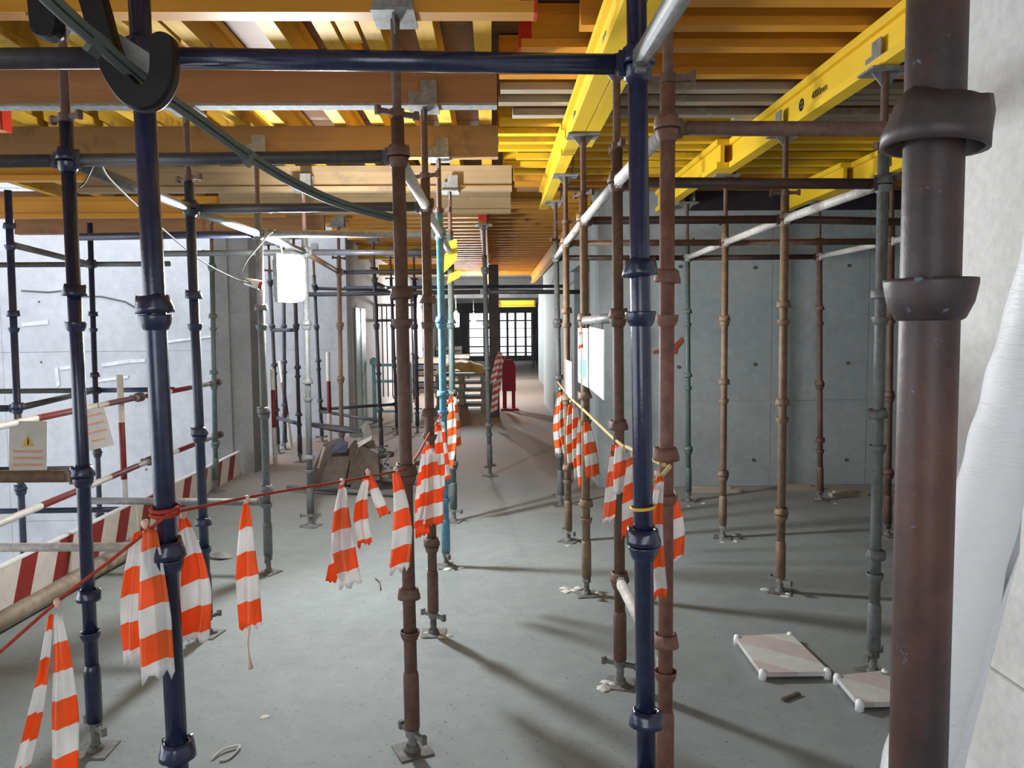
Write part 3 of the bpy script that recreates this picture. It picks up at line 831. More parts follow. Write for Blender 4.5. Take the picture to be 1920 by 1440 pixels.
def curve_pts(ctrl, n=10):
    ctrl = [Vector(c) for c in ctrl]; out = []
    for i in range(len(ctrl) - 1):
        p0 = ctrl[max(i - 1, 0)]; p1 = ctrl[i]; p2 = ctrl[i + 1]; p3 = ctrl[min(i + 2, len(ctrl) - 1)]
        for j in range(n):
            t = j / n
            out.append(.5 * ((2 * p1) + (p2 - p0) * t + (2 * p0 - 5 * p1 + 4 * p2 - p3) * t * t + (3 * p1 - p0 - 3 * p2 + p3) * t ** 3))
    out.append(ctrl[-1])
    return out


def line(name, label, cat, ctrl, r, mat, n=10):
    return tag(MB().sweep(curve_pts(ctrl, n), r, 8).build(name, mat), label, cat)


line('lamp_wire', 'pale wire looping from the lamp holder up to the glaring tube', 'wire', [P(470, 530, 5.02), P(452, 515, 5.0), P(462, 490, 5.0), P(485, 462, 5.05), P(512, 434, 5.15), P(540, 440, 5.2)], .0045, 'wire')
line('power_wire', 'long pale wire slanting from far left standard to the lamp holder', 'wire', [P(150, 305, 2.95), P(185, 303, 3.0), P(210, 340, 3.2), P(300, 425, 3.9), P(380, 490, 4.5), P(440, 522, 4.9), P(472, 533, 5.02)], .0045, 'wire')
line('short_wire', 'thin dark wire hanging under the tube at the far left standard', 'wire', [P(176, 308, 3.0), P(160, 340, 3.02), P(148, 352, 3.0)], .003, 'rust_dark')

# ------------------------------------------------------------------ cable over black hooks, top left
cab = thing('cable_bundle', 'dark green cable bundle sagging from the top left corner to the middle', 'cable', P(275, 165, 1.78))
o0 = P(275, 165, 1.78)
ctrl = [P(-20, -110, 1.25), P(90, 5, 1.45), P(180, 85, 1.62), P(275, 166, 1.80), P(345, 212, 1.98), P(470, 300, 2.3), P(560, 352, 2.55), P(640, 386, 2.75), P(735, 412, 2.95)]
for k, (dx, dz, r) in enumerate(((0, 0, .0085), (.010, .012, .0075), (-.006, .014, .005))):
    MB().sweep([p + Vector((dx, 0, dz)) - o0 for p in curve_pts(ctrl, 10)], r, 10).build('cable', 'cable', cab)
for (px, py, Y) in ((468, 300, 2.295), (180, 86, 1.62)):
    p = P(px, py, Y) - o0
    MB().box((-.006, -.022, -.02), (.006, .022, .026), Matrix.Rotation(.65, 3, 'Y'), p).build('cable_tie', 'cable', cab)


def hook(label, path, wid, Y, thick=.022):
    """flat J-shaped hook: rounded band along a path given in the picture plane at distance Y"""
    pts = curve_pts([P(a, b, Y) for a, b in path], 8)
    o = thing('cable_hook', label, 'cable hook', pts[len(pts) // 2])
    org = pts[len(pts) // 2]; nrm = Vector((0, 1, 0)); b = MB(); secs = []
    m = len(pts)
    for j, p in enumerate(pts):
        d = (pts[min(j + 1, m - 1)] - pts[max(j - 1, 0)]).normalized(); s = d.cross(nrm).normalized()
        s_end = (m - 1 - j) / 5.0
        wv = wid * (math.sqrt(max(0, 1 - (1 - min(1, s_end)) ** 2)) if s_end < 1 else 1)
        wv = max(wv, wid * .15)
        ring = []
        for (u, v) in ((-1, -.5), (-.85, -1), (.85, -1), (1, -.5), (1, .5), (.85, 1), (-.85, 1), (-1, .5)):
            ring.append(p - org + s * (wv * u) + nrm * (thick * v))
        secs.append(ring)
    i0 = 0
    for ring in secs:
        b.v += ring
    n = 8
    for j in range(m - 1):
        for k in range(n):
            k2 = (k + 1) % n
            b.f.append((j * n + k, j * n + k2, (j + 1) * n + k2, (j + 1) * n + k)); b.sm.append(False)
    b.f.append(tuple(range(n))); b.sm.append(False)
    b.f.append(tuple((m - 1) * n + k for k in range(n))); b.sm.append(False)
    b.build('hook_band', 'rubber', o)
    return o


hook('big black J-shaped cable hook in front of the navy standard', [(158, -60), (182, 20), (200, 85), (222, 140), (252, 180), (285, 182), (306, 150), (309, 105), (306, 66)], .027, 1.74)
hook('black cable hook tip hanging from the top edge, left of the big hook', [(80, -60), (84, -10), (88, 30), (92, 74)], .03, 1.70)
MB().prism([P(a, b, 1.8) for a, b in ((222, 62), (292, 108), (292, 152), (232, 104))], (0, .012, 0)).build('hook_plate', 'scrap_grey')
tag(bpy.data.objects['hook_plate'], 'small dusty grey plate behind the big black hook', 'plate')

# ------------------------------------------------------------------ rope with tape streamers
def seg_at(A, B, px):
    """point of the line A-B whose image column is px"""
    lo, hi = 0., 1.
    def col(t):
        v = W2C @ (A.lerp(B, t) - Vector((0, 0, CAMH))); return CX + FPX * v.x / -v.z
    c0 = col(0)
    for _ in range(40):
        mid = (lo + hi) / 2
        if (col(mid) - px) * (c0 - px) > 0:
            lo = mid
        else:
            hi = mid
    return A.lerp(B, lo)


def tail_mesh(p0, p1, w0, w1, phase, fold, seed, facing=0.):
    """one hanging length of tape: gathered at the top, opening downwards, rippled; UV in metres"""
    rnd = random.Random(seed); nv, nu = 22, 9
    p0 = Vector(p0); p1 = Vector(p1); L = (p1 - p0).length
    side = Vector((math.cos(facing), math.sin(facing), 0)); nrm = Vector((-math.sin(facing), math.cos(facing), 0))
    bow = rnd.uniform(-.02, .02); ph = rnd.uniform(0, 6)
    vs = []; uv = []; fs = []
    for i in range(nv + 1):
        t = i / nv
        c = p0.lerp(p1, t) + side * (bow * math.sin(PI * t))
        wd = w0 + (w1 - w0) * min(1, t * 1.7) ** .75
        for j in range(nu + 1):
            u = j / nu - .5
            jag = (rnd.uniform(-.012, .012) if i == nv else 0) + (.02 * u if i == nv else 0)
            dep = fold * (.3 + .7 * t) * math.sin(u * 7.5 + ph + 2.2 * t) + fold * .35 * math.sin(u * 16 + ph * 2)
            vs.append(c + side * (wd * u) + nrm * dep + Vector((0, 0, jag - abs(u) * .012 * (1 - t))))
            uv.append((u * wd, t * L + phase))
    for i in range(nv):
        for j in range(nu):
            a = i * (nu + 1) + j
            fs.append((a, a + 1, a + nu + 2, a + nu + 1))
    return vs, fs, uv


def streamer(label, knot, tails, mat='tape', seed=1):
    """tape streamer knotted on the rope; tails = (top px, bottom px, distance, top width px, bottom width px)"""
    o = thing('tape_streamer', label, 'barrier tape', knot)
    k = MB().lathe([(.0, -.016), (.006, -.012), (.0085, -.004), (.0085, .003), (.005, .007), (0, .007)], 10)
    k.build('knot', 'tape_knot', o)
    for n, tl in enumerate(tails):
        (ax, ay), (bx, by), Y, wa, wb = tl[:5]
        p0 = P(ax, ay, Y) - knot; p1 = P(bx, by, Y + .0) - knot
        vs, fs, uv = tail_mesh(p0, p1, wa * Y / FPX, wb * Y / FPX, tl[5] if len(tl) > 5 else n * .06, .010, seed * 13 + n, tl[6] if len(tl) > 6 else 0.)
        me = bpy.data.meshes.new('tape_tail'); me.from_pydata([tuple(v) for v in vs], [], fs)
        ul = me.uv_layers.new(name='UVMap')
        for lp in me.loops:
            ul.data[lp.index].uv = uv[lp.vertex_index]
        me.polygons.foreach_set('use_smooth', [True] * len(me.polygons))
        me.materials.append(M[mat])
        ob = link('tape_tail', me, o)
        so = ob.modifiers.new('thick', 'SOLIDIFY'); so.thickness = .0008
    return o


M['tape_knot'] = m_plain('tape_knot', (232, 190, 172), .5)
yBL, yLA1 = ST['BL'][0].y, ST['LA1'][0].y
kB = P(318, 962, yBL - .03)
k1 = P(764, 880, yLA1 - .03)
yLA2, yLA4 = ST['LA2'][0].y, ST['LA4'][0].y
k2 = P(806, 812, yLA2 - .03); k4 = P(849, 737, yLA4 - .03)
kl = P(-60, 1275, 1.75); km = P(108, 1128, 1.8)
line('rope', 'thin red rope from the left edge up to the navy standard', 'rope', [kl + (kl - km) * ((kl.z - .01) / (km.z - kl.z)), kl, km, P(215, 1045, 1.83), kB], .004, 'rope_red')
line('rope', 'thin red rope from the navy standard to the rusty standard by the corridor', 'rope', [kB, P(500, 926, seg_at(kB, k1, 500).y), P(640, 903, seg_at(kB, k1, 640).y), k1], .004, 'rope_red')
line('rope', 'thin red rope along the left row of corridor standards', 'rope', [k1, P(788, 845, 3.6), k2, P(830, 775, 5.3), k4], .006, 'rope_red')
lc = MB()
for z in (-.006, .006):
    lc.sweep([at('BL', kB.z + z) + Vector((math.cos(a) * .031, math.sin(a) * .031, .004 * math.sin(a))) for a in [2 * PI * q / 16 for q in range(17)]], .0055, 6)
tag(lc.build('rope_loop', 'rope_red'), 'red rope wound around the dark navy standard at left front', 'rope')

streamer('two-tailed thin tape streamer at the bottom left corner', km, [((96, 1150), (38, 1450), 1.8, 10, 28, .03), ((108, 1150), (122, 1470), 1.79, 14, 56, .07)], seed=2)
streamer('large orange and white streamer left of the dark navy standard', P(272, 980, 1.84), [((262, 995), (250, 1238), 1.86, 22, 42, .05), ((280, 990), (300, 1268), 1.83, 26, 66, .02)], seed=3)
streamer('orange and white streamer just right of the dark navy standard', P(344, 962, 1.93), [((344, 968), (362, 1204), 1.95, 16, 58, .04)], seed=4)
q = seg_at(kB, k1, 462)
streamer('long narrow streamer with a thread tail between the left standards', P(462, 934, q.y), [((462, 940), (469, 1178), q.y, 12, 44, .0)], seed=5)
tt = MB().sweep([P(468, 1172, q.y), P(464, 1205, q.y), P(467, 1232, q.y), P(470, 1254, q.y)], [.004, .003, .003, .007], 6)
tag(tt.build('tape_thread', 'tape_knot'), 'torn white thread dangling under the narrow streamer', 'thread')
q = seg_at(kB, k1, 640)
streamer('streamer with jagged foot, first left of the pair before the rusty standard', P(641, 902, q.y), [((640, 908), (628, 1088), q.y, 10, 34, .02), ((643, 908), (657, 1098), q.y - .02, 10, 44, .06)], seed=6)
q = seg_at(kB, k1, 690)
streamer('short forked streamer between the jagged one and the rusty standard', P(690, 884, q.y), [((688, 890), (685, 1022), q.y, 10, 28, .05), ((694, 890), (722, 968), q.y, 8, 22, .02)], seed=7)
q = seg_at(kB, k1, 742)
streamer('streamer hanging just left of the rusty corridor standard', P(742, 880, q.y), [((742, 884), (748, 1070), q.y, 12, 38, .0)], seed=8)
streamer('bunched streamer between first and second rusty corridor standards', P(802, 830, 3.85), [((800, 838), (792, 1004), 3.85, 14, 26, .02), ((806, 834), (814, 985), 3.8, 14, 34, .05), ((795, 850), (783, 990), 3.75, 10, 16, .08)], seed=9)
streamer('streamer just right of the bunched one on the left rope', P(824, 790, 4.6), [((822, 796), (822, 925), 4.6, 10, 24, .03), ((828, 790), (834, 900), 4.7, 10, 24, .07)], seed=10)
streamer('farthest streamer at the end of the red rope by the ribboned standard', P(849, 738, 6.4), [((846, 744), (838, 880), 6.35, 8, 22, .02), ((852, 742), (856, 838), 6.4, 8, 18, .06)], seed=11)
streamer('distant knotted tape bundle wrapped on the brown post', P(935, 660, 12.9), [((936, 660), (926, 772), 12.9, 8, 12, .02), ((938, 662), (931, 735), 12.85, 8, 14, .06), ((933, 668), (924, 718), 12.8, 6, 12, .0)], 'tape_red', seed=12)
# right rope
yR0, yR1, yR2, yR4 = ST['RA0'][0].y, ST['RA1'][0].y, ST['RA2'][0].y, ST['RA4'][0].y
r0 = P(1246, 872, yR0 - .03); r1 = P(1158, 828, yR1 - .035); r2 = P(1094, 768, yR2 - .03); r4 = P(1046, 716, yR4 - .03)
line('rope', 'tan rope along the right row of corridor standards', 'rope', [r0, P(1180, 840, 3.2), r1, r2, P(1066, 742, 5.8), r4], .008, 'rope_tan')
line('rope', 'stiff tan rope end sticking out by the reddish rusty standard', 'rope', [P(1200, 905, 2.30), P(1218, 908, 2.40), P(1240, 893, 2.44), P(1258, 872, 2.44)], .007, 'rope_tan')
lp = MB().sweep([at('BR', P(1200, 951, 1.92).z) + Vector((math.cos(a) * .029, math.sin(a) * .029, .003 * math.cos(a))) for a in [2 * PI * q / 16 for q in range(17)]], .0045, 6)
tag(lp.build('tie_loop', 'sign_yellow'), 'golden wire tie around the glossy navy standard', 'tie')
streamer('far streamer on the tan rope, first beyond the signs', P(1050, 728, 6.3), [((1050, 735), (1054, 850), 6.3, 8, 26, .03), ((1056, 740), (1072, 862), 6.1, 8, 26, .09)], seed=21)
streamer('red and white streamer on the tan rope, below the pinkish board', P(1070, 752, 5.5), [((1070, 758), (1078, 870), 5.5, 8, 28, .0), ((1078, 762), (1090, 895), 5.3, 8, 26, .06)], seed=22)
streamer('white and orange streamer on the tan rope, below the white signs', P(1096, 775, 4.7), [((1090, 782), (1096, 912), 4.7, 10, 22, .05), ((1100, 790), (1112, 895), 4.6, 10, 26, .01)], seed=23)
streamer('two-part streamer in front of the dark brown standard', P(1158, 836, 3.5), [((1154, 832), (1148, 975), 3.42, 14, 36, .02), ((1162, 832), (1168, 922), 3.38, 14, 36, .06)], seed=24)
streamer('streamer partly hidden behind the glossy navy standard', P(1186, 850, 2.95), [((1184, 858), (1184, 1005), 2.95, 14, 40, .04)], seed=25)
streamer('long streamer between the navy and the reddish rusty standards', P(1232, 886, 2.42), [((1226, 900), (1226, 1085), 2.42, 14, 32, .0), ((1238, 892), (1238, 1118), 2.38, 14, 30, .05)], seed=26)
streamer('streamer on the right side of the reddish rusty standard', P(1256, 905, 2.62), [((1256, 910), (1266, 1050), 2.62, 12, 32, .09)], seed=27)
streamer('small tape rag on the end of the sign tube', P(1090, 615, 4.62), [((1089, 622), (1089, 652), 4.6, 8, 12, .06)], seed=28)

# ------------------------------------------------------------------ yellow ribbon, white signs
rb = thing('yellow_ribbon', 'yellow plastic ribbon tied around the greenish standard', 'ribbon', P(848, 490, yLA4 - .04))
o0 = P(848, 490, yLA4 - .04)
for k, quad in enumerate((((842, 452), (856, 448), (858, 470), (842, 474)), ((834, 476), (858, 462), (856, 488), (832, 512)), ((842, 514), (862, 506), (862, 520), (838, 532)))):
    MB().prism([P(a, b, yLA4 - .045 - .01 * k) - o0 for a, b in quad], (0, .004, 0)).build('ribbon_tail', 'yellow_tape', rb)


def side_sign(label, y0, y1, z0, z1, x, mat, tilt=.0):
    o = thing('hanging_sign', label, 'sign', (x, (y0 + y1) / 2, z0), (tilt, 0, 0))
    L = (y1 - y0) / 2
    MB().box((-.003, -L, 0), (.003, L, z1 - z0)).build('board', mat, o)
    for s in (-1, 1):
        MB().tube((0, s * L * .7, z1 - z0 - .01), (0, s * L * .7, z1 - z0 + .03), .004, 8).build('tie', 'wire', o)
    return o


xs = at('RA2', 1.6).x - .012
s1 = side_sign('white sign with green pictograms hanging from the pale tube', 4.36, 4.86, 1.27, 1.60, xs, 'sign_white')
for (yy, zz, a, b) in ((-.12, .05, .05, .10), (.0, .04, .05, .12), (.12, .06, .05, .08), (-.05, .2, .12, .012), (.02, .17, .09, .012)):
    MB().box((-.0055, yy - a, zz), (-.0031, yy + a, zz + b)).build('pictogram', 'green', s1)
s2 = side_sign('blank white sign beside the one with green pictograms', 3.74, 4.30, 1.265, 1.60, xs, 'sign_white', .03)
side_sign('pinkish board hanging on the right row beyond the white signs', 5.15, 5.6, 1.14, 1.38, at('RA3', 1.3).x - .03, 'pink')

# ------------------------------------------------------------------ shaft guard rails, toe board, pipe
XR = -2.84


def rail(name, label, y0, y1, z0, z1, x=XR, r=.022):
    a = Vector((x, y0, z0)); b = Vector((x, y1, z1)); d = b - a; xx, yy, dd = basis(d)
    m = Matrix((xx, yy, dd)).transposed().to_4x4(); m.translation = a
    t = thing(name, label, 'guard rail'); t.matrix_world = m
    MB().tube((0, 0, 0), (0, 0, d.length), r, 14).build('tube', 'rail', t)
    for zz in (d.length - .06,):
        MB().lathe([(r, -.03), (.038, -.03), (.038, .03), (r, .03)], 12, (0, 0, zz), smooth=False).box((.02, -.016, zz - .02), (.07, .016, zz + .02)).build('coupler', 'rebar', t)
    return t


rail('guard_rail', 'red and white top guard rail along the shaft', 3.6, 6.45, 1.06, 1.08)
rail('guard_rail', 'red and white middle guard rail along the shaft', 3.6, 6.6, .50, .54)
rail('guard_rail', 'grey red top rail continuing beyond the shaft post', 6.5, 8.2, 1.08, 1.08, XR + .02)
rail('guard_rail', 'middle rail continuing beyond the shaft post', 6.6, 8.2, .54, .54, XR + .02)
t = thing('rail_post', 'white and red post of the shaft guard rail', 'post', (XR - .06, 6.2, 0))
MB().tube((0, 0, 0), (0, 0, 1.27), .024, 14).build('tube', 'rail', t)
t = thing('rail_post', 'small red and white post before the pale wall right of the lamp', 'post', (-2.28, 11.0, .0))
MB().tube((0, 0, 0), (0, 0, 1.3), .03, 12).build('tube', 'rail', t)
t = thing('rail_post', 'leaning red and white post near the shaft corner', 'post', F(546, 838), (0, -.1, 0))
MB().tube((0, 0, 0), (0, 0, 1.2), .026, 12).build('tube', 'rail', t)
t = thing('rail_post', 'red and white post just right of the concrete column', 'post', (-2.62, 9.45, .0))
MB().tube((0, 0, 0), (0, 0, 1.15), .026, 12).build('tube', 'rail', t)
tb = tag(MB().box((EDGE + .0, 3.4, .0), (EDGE + .03, 6.25, .25)).build('toe_board', 'toe'), 'white toe board with dark red slanted stripes along the shaft edge, near length', 'toe board')
MB().box((EDGE - .004, 3.4, .25), (EDGE + .034, 6.25, .262)).build('top_edge', 'white', tb)
tb = tag(MB().box((EDGE + .0, 6.27, .0), (EDGE + .03, 8.85, .25)).build('toe_board', 'toe'), 'white toe board with dark red slanted stripes by the concrete column, far length', 'toe board')
MB().box((EDGE - .004, 6.27, .25), (EDGE + .034, 8.85, .262)).build('top_edge', 'white', tb)
a, b = Vector((-2.70, 3.5, .055)), Vector((-2.55, 6.2, .055))
pp = thing('floor_pipe', 'thick beige pipe lying on the floor along the toe board', 'pipe', a)
n = (b - a).normalized()
MB().tube((0, 0, 0), b - a, .052, 20).build('tube', 'beige_pipe', pp)
MB().tube((b - a) - n * .06, (b - a) + n * .01, .058, 20).build('collar', 'scrap_grey', pp)


def warn_sign(label, cx, cy, Y, wpx, hpx, tilt, tri):
    o = thing('warning_sign', label, 'sign', P(cx, cy, Y), (0, tilt, .25))
    wd, hh = wpx * Y / FPX / 2, hpx * Y / FPX / 2
    MB().box((-wd, -.003, -hh), (wd, .003, hh)).build('board', 'sign_grey', o)
    if tri:
        MB().prism([(-wd * .3, -.0045, hh * .1), (wd * .3, -.0045, hh * .1), (0, -.0045, hh * .55)], (0, .001, 0)).build('warning_triangle', 'sign_yellow', o)
        MB().prism([(-.004, -.006, hh * .16), (.004, -.006, hh * .16), (.006, -.006, hh * .3), (-.002, -.006, hh * .42)], (0, .001, 0)).build('bolt_mark', 'black', o)
    for k in range(4):
        z = -hh * (.08 + .24 * k) if tri else hh * (.7 - .42 * k)
        wl = wd * (.78 if k < 3 else .5)
        MB().box((-wl, -.0045, z - hh * .045), (wl, -.0032, z + hh * .045)).build('text_line', 'sign_orange', o)
    MB().tube((-wd * .6, 0, hh), (-wd * .6, 0, hh + .04), .003, 6).build('tie', 'wire', o)
    MB().tube((wd * .6, 0, hh), (wd * .6, 0, hh + .04), .003, 6).build('tie', 'wire', o)
    return o


warn_sign('grey warning sign with yellow triangle hung on the guard rail', 53, 842, 4.75, 62, 105, .05, True)
warn_sign('tilted warning notice with orange lines, right of the far left standard', 180, 804, 5.5, 46, 74, -.2, False)

# ------------------------------------------------------------------ boards and bits on the floor
def slab_board(label, corners, name='barrier_board'):
    pts = [F(*c) for c in corners]
    c = sum(pts, Vector()) / 4
    o = thing(name, label, 'board', (c.x, c.y, 0))
    e = (pts[1] - pts[0]); ang = math.atan2(e.y, e.x)
    rot = Matrix.Rotation(-ang, 3, 'Z')
    lp = [rot @ (p - c) for p in pts]
    o.rotation_euler = (0, 0, ang)
    MB().prism([Vector((p.x, p.y, .016)) for p in lp], (0, 0, .022)).build('panel', 'board', o)
    for p in lp:
        q = p * .95
        MB().lathe([(0, 0), (.018, 0), (.018, .03), (.013, .046), (0, .046)], 10, (q.x, q.y, 0)).build('corner_knob', 'white', o)
    return o


slab_board('larger faded striped board lying on the floor in the right bay', [(1428, 1276), (1556, 1274), (1482, 1201), (1378, 1206)])
slab_board('smaller faded striped board lying on the floor beside the nearest rusty standard', [(1610, 1334), (1742, 1330), (1660, 1272), (1566, 1282)])
p = F(1483, 1309)
tag(MB().box((-.055, -.008, 0), (.055, .008, .012), Matrix.Rotation(.55, 3, 'Z'), p).build('wood_stick', 'rebar'), 'small dark stick on the floor before the larger board', 'stick')
p0 = F(712, 1085)
tag(MB().sweep([F(704, 1086) + Vector((0, 0, .006)), F(712, 1094) + Vector((0, 0, .01)), F(714, 1108) + Vector((0, 0, .006))], .004, 6).build('wire_bit', 'rebar'), 'short dark wire bit on the floor left of the rusty standard', 'wire')
tag(MB().sweep(curve_pts([F(398, 1425) + Vector((0, 0, .005)), F(420, 1410) + Vector((0, 0, .01)), F(450, 1403) + Vector((0, 0, .008)), F(430, 1424) + Vector((0, 0, .005)), F(412, 1428) + Vector((0, 0, .005))], 5), .005, 6).build('wire_bit', 'mortar'), 'curled wire bit on the floor at the bottom left', 'wire')


def chip(label, px, py, size, seed, mat='mortar', group=None):
    rnd = random.Random(seed); c = F(px, py)
    me = bmesh.new(); bmesh.ops.create_icosphere(me, subdivisions=1, radius=size)
    for v in me.verts:
        v.co = Vector((v.co.x * rnd.uniform(.7, 1.5), v.co.y * rnd.uniform(.6, 1.2), max(-.0, v.co.z) * rnd.uniform(.25, .6)))
    m = bpy.data.meshes.new('mortar_chip'); me.to_mesh(m); me.free(); m.materials.append(M[mat])
    o = link('mortar_chip', m, None, (c.x, c.y, 0)); return tag(o, label, 'rubble', group)


chip('pale mortar chip lying alone on the floor at lower left', 497, 1345, .022, 1)
chip('white lump beside the foot of the nearest rusty corridor standard', 764, 1420, .02, 2)
chip('white lump left of the foot of the dark brown standard', 1130, 1292, .035, 3)
chip('grey stone fragment on the floor behind the navy standard', 415, 1045, .09, 9, 'scrap_grey')
foot_of = ['dark brown standard left of the navy one', 'standard holding the white signs', 'fourth standard right of the corridor', 'ochre standard in the right bay', 'tan standard in the right bay', 'second rusty standard left of the corridor', 'pale blue standard', 'greenish standard in the right bay', 'thin brown standard by the grey wall', 'nearest grey standard in the right bay']
feet = [(1163, 1283), (1100, 1115), (1066, 1015), (1463, 1110), (1355, 1008), (813, 1188), (837, 1062), (1291, 940), (1538, 938), (1637, 1262)]
for k, (a, b) in enumerate(feet):
    rnd = random.Random(50 + k)
    for j in range(4):
        chip('crumb of mortar at the foot of the %s' % foot_of[k], a + rnd.uniform(-30, 30), b + rnd.uniform(-6, 10), rnd.uniform(.012, .03), 100 + k * 7 + j, 'mortar', 'mortar crumbs at the foot of the ' + foot_of[k])
for k, (a, b) in enumerate(((1075, 1108), (1062, 1110), (1085, 1104), (1058, 1104))):
    chip('broken white mortar flake left of the foot under the signs', a, b, .03, 300 + k, 'mortar', 'mortar flakes by the sign standard')
for k, (px, py, L, lab) in enumerate(((1340, 922, .5, 'left'), (1500, 918, .4, 'middle'), (1590, 930, .35, 'right'))):
    p = F(px, py); o = thing('timber_offcut', 'pale timber offcut at the foot of the grey wall, %s one' % lab, 'timber', (p.x, p.y, 0), (0, 0, .1 * k - .1))
    MB().box((-L / 2, -.04, 0), (L / 2, .04, .035)).box((-L / 2 + .03, -.03, .035), (L / 2 - .1, .025, .055)).build('timber', 'grey_timber', o)

# ------------------------------------------------------------------ white wrapped roll by the pier
a, b = Vector((1.03, 2.02, 0)), Vector((1.60, 2.12, 2.10))
rl = thing('wrapped_roll', 'long white plastic-wrapped roll leaning beside the pale pier', 'roll', a)
n = 90; pts = [(b - a) * (i / n) for i in range(n + 1)]
rnd = random.Random(4)
mbr = MB(); x, y, d = basis(b - a); NS = 28
for j, p in enumerate(pts):
    for k in range(NS):
        t = 2 * PI * k / NS
        r = .082 + .0035 * math.sin(j * .9 + 2.3 * math.sin(t * 1 + j * .07)) * (0.4 + .6 * abs(math.sin(j * .13))) + .003 * math.sin(3 * t + j * .15)
        mbr.v.append(p + x * (r * math.cos(t)) + y * (r * math.sin(t)))
for j in range(n):
    for k in range(NS):
        k2 = (k + 1) % NS
        mbr.f.append((j * NS + k, j * NS + k2, (j + 1) * NS + k2, (j + 1) * NS + k)); mbr.sm.append(True)
mbr.f.append(tuple(range(NS))); mbr.sm.append(False); mbr.f.append(tuple(n * NS + k for k in range(NS))); mbr.sm.append(False)
mbr.build('wrapping', 'film', rl)
fl = MB()
fl.prism([Vector((.085, .0, .15)), Vector((.20, .05, .1)), Vector((.36, .06, .8)), Vector((.40, .05, 1.25)), Vector((.36, .0, 1.0))], (0, .004, 0))
fl.build('loose_film', 'film', rl)

# ------------------------------------------------------------------ scrap pile
def piece(name, label, cat, pts, d, mat):
    c = sum((Vector(p) for p in pts), Vector()) / len(pts)
    o = MB().prism([Vector(p) - c for p in pts], d).build(name, mat, None, c)
    return tag(o, label, cat)


YP = 7.9
piece('rusty_scrap', 'big brown rusty panel leaning on the scrap pile front', 'scrap', [P(572, 918, 7.55), P(645, 912, 7.5), P(655, 862, 7.75), P(640, 820, 7.95), P(607, 832, 7.95), P(596, 858, 7.75)], (0, .03, 0), 'rebar')
piece('rusty_scrap', 'brown box side behind the big rusty panel', 'scrap', [P(645, 910, 7.6), P(712, 900, 7.7), P(708, 850, 7.9), P(662, 828, 8.0), P(650, 845, 7.9)], (0, .12, 0), 'rebar')
piece('wooden_slat', 'pale narrow slat standing on the scrap pile', 'scrap', [P(594, 878, 7.4), P(598, 878, 7.4), P(610, 838, 7.45), P(605, 838, 7.45)], (0, .02, 0), 'grey_timber')
piece('steel_bar', 'dark steel bar lying across the top of the scrap pile', 'scrap', [P(580, 793, 8.0), P(581, 800, 8.0), P(640, 812, 8.05), P(676, 812, 8.05), P(676, 805, 8.05), P(640, 800, 8.05)], (0, .08, 0), 'dark_tube')
piece('bent_scrap', 'grey bent sheet at the back of the scrap pile', 'scrap', [P(655, 815, 8.2), P(690, 788, 8.3), P(702, 830, 8.2), P(715, 865, 8.1), P(690, 860, 8.1), P(668, 838, 8.1)], (0, .02, 0), 'scrap_grey')
piece('bent_scrap', 'pale sheet folded on top of the scrap pile', 'scrap', [P(664, 832, 8.0), P(698, 818, 8.0), P(696, 824, 7.95), P(668, 842, 7.95)], (0, .1, 0), 'pale_tube')
piece('bent_scrap', 'blue grey scrap sheet in the middle of the pile', 'scrap', [P(620, 850, 7.7), P(650, 848, 7.7), P(652, 830, 7.8), P(634, 824, 7.85)], (0, .03, 0), 'navy_worn')
rnd = random.Random(11)
for k in range(18):
    px, py = rnd.uniform(648, 755), rnd.uniform(885, 930)
    p = F(px, py) + Vector((0, 0, rnd.uniform(.03, .05) + .010 * k))
    L = rnd.uniform(.2, .42); an = rnd.uniform(0, PI); el = rnd.uniform(-.15, .25)
    d = Vector((math.cos(an) * L, math.sin(an) * L, math.sin(el) * L))
    o = thing('scrap_fitting', 'grey green steel fitting heaped low at the front of the scrap pile', 'scrap', p, None, 'steel fittings in the scrap pile')
    MB().tube((0, 0, 0), d, .024, 10).build('tube', ('scrap_grey', 'green_metal', 'rebar')[k % 3], o)
    MB().lathe([(.024, -.03), (.05, -.025), (.055, .02), (.026, .03)], 12, d).build('cup', ('scrap_grey', 'green_metal', 'rebar')[k % 3], o)
rnd = random.Random(3)
for k, (px, py, Y, wv, hv) in enumerate(((668, 890, 7.8, .22, .12), (722, 885, 7.9, .2, .1), (690, 868, 7.95, .25, .16), (738, 872, 8.1, .2, .12))):
    p = P(px, py, Y); s = MB()
    s.box((-wv / 2, -.1, -hv / 2), (wv / 2, .1, -hv / 2 + .012)).box((-wv / 2, -.1, -hv / 2), (-wv / 2 + .012, .1, hv / 2)).box((wv / 2 - .012, -.1, -hv / 2), (wv / 2, .1, hv / 2 * .6))
    o = s.build('scrap_channel', 'scrap_grey' if k % 2 else 'rebar', None, p, (rnd.uniform(-.4, .4), rnd.uniform(-.6, .6), rnd.uniform(-.5, .5)))
    tag(o, '%s steel channel heaped inside the scrap pile' % ('lowest left', 'lowest right', 'upper left', 'upper right')[k], 'scrap')

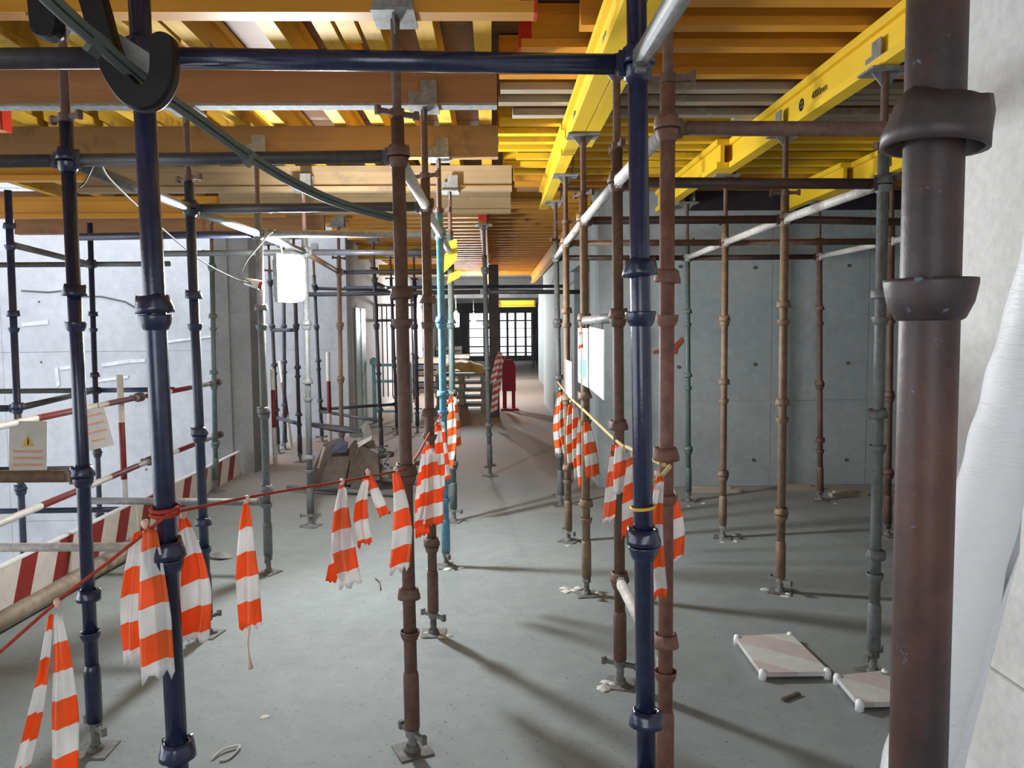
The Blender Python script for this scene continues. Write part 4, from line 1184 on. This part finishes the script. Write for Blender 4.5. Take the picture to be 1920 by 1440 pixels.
# ------------------------------------------------------------------ turquoise gate and pale panels at the left wall
g = thing('turquoise_gate', 'turquoise metal gate frame standing by the left wall', 'gate', (-2.04, 13.6, 0))
MB().tube((0, 0, 0), (0, 0, 1.02), .035, 14).lathe([(.035, 1.0), (.07, 1.02), (.07, 1.10), (0, 1.14)], 14).build('post', 'turq', g)
MB().tube((.62, 0, 0), (.62, 0, 1.02), .03, 14).build('post', 'turq', g)
for z in (.72, 1.0):
    MB().box((.02, -.02, z - .025), (.62, .02, z + .025)).build('rail', 'turq', g)
for k in range(6):
    x = .15 + k * .08
    MB().tube((x, .05, .45), (x, .05, 2.0), .010, 8).build('bar', 'dark_tube', g)
MB().box((.02, -.02, .18), (.62, .02, .22)).build('rail', 'turq', g)
t = thing('pale_panel', 'pale green glassy sheet leaning at the left wall behind the gate', 'panel', (-2.14, 12.4, .0), (0, 0, 0))
MB().box((0, -.0, 0), (.02, .9, 1.95)).build('sheet', 'pale_green', t)
MB().box((.02, .42, 0), (.03, .46, 1.95)).build('seam', 'turq', t)
t = thing('scaffold_bracket', 'grey frame panel of thin bars high behind the gate', 'frame', (-2.13, 14.6, 1.75))
for z in (0, .28):
    MB().box((0, -.02, z), (.75, .02, z + .05)).build('bar', 'scrap_grey', t)
for x in (0, .7):
    MB().box((x, -.02, 0), (x + .05, .02, .33)).build('upright', 'dark_tube', t)

# ------------------------------------------------------------------ far corridor things
b0 = F(955, 769)
r = thing('red_stand', 'red metal stand with two legs and a base in the corridor', 'stand', b0)
MB().box((-.17, -.14, 0), (.18, .14, .04)).build('base', 'red', r)
MB().box((-.13, -.03, .04), (-.05, .03, .40)).build('leg', 'red', r)
MB().box((.05, -.03, .04), (.12, .03, .40)).build('leg', 'red', r)
MB().prism([(-.14, -.05, .38), (.13, -.05, .38), (.13, -.05, .88), (.07, -.05, 1.0), (-.10, -.05, 1.0), (-.14, -.05, .9)], (0, .1, 0)).build('panel', 'red', r)
MB().tube((-.06, 0, .98), (-.06, 0, 1.08), .02, 10).build('handle', 'red', r)
bp = thing('timber_post', 'dark brown timber post behind the free standing standard', 'post', (.03, 13.7, 0))
MB().box((-.085, -.07, 0), (.085, .07, 2.7)).build('post', 'rebar', bp)
MB().box((-.10, -.10, 0), (.10, .10, .06)).build('foot', 'timber_x', bp)

for k in range(5):
    pl = thing('pallet', '%s grey wooden pallet of the stack left of the red stand' % ('lowest', 'second lowest', 'middle', 'second highest', 'topmost')[k], 'pallet', (-.55 + .02 * (k % 2), 15.6, .145 * k), None, 'stack of pallets')
    for j in range(5):
        MB().box((-.55, -.5 + j * .22, .115), (.42, -.38 + j * .22, .14)).build('deck_board', 'grey_timber', pl)
    for j in range(3):
        MB().box((-.55 + j * .43, -.5, .0), (-.45 + j * .43, .5, .113)).build('bearer', 'grey_timber', pl)
tp = MB(); rnd = random.Random(8)
t = thing('tarp_heap', 'crumpled yellowish tarpaulin heap on top of the pallets', 'tarpaulin', (-.6, 15.6, .73))
for i in range(13):
    for j in range(9):
        u, v = i / 12 - .5, j / 8 - .5
        tp.v.append(Vector((u * 1.0, v * .9, max(0, .22 * (1 - 3 * (u * u + v * v))) + rnd.uniform(0, .07))))
for i in range(12):
    for j in range(8):
        a = i * 9 + j
        tp.f.append((a, a + 9, a + 10, a + 1)); tp.sm.append(True)
tp.build('cloth', 'tarp', t)
piece('leaning_sheet', 'dark brown sheet lying slanted before the pallets', 'sheet', [F(864, 800), F(884, 797), P(877, 762, 14.6), P(864, 760, 14.6)], (0, .02, .01), 'rebar')
for k, (x, y, hgt) in enumerate(((-1.5, 20.5, .9), (-1.2, 26, .8), (-1.6, 30, 1.0))):
    t = thing('material_stack', '%s dark stack of stored formwork along the left of the far corridor' % ('nearest', 'middle', 'farthest')[k], 'stack', (x, y, 0))
    for j in range(6):
        MB().box((-.5, -.6, j * hgt / 6), (.4 + .05 * (j % 2), .6, (j + .8) * hgt / 6)).build('panel', ('rebar', 'dark_tube', 'grey_timber')[j % 3], t)
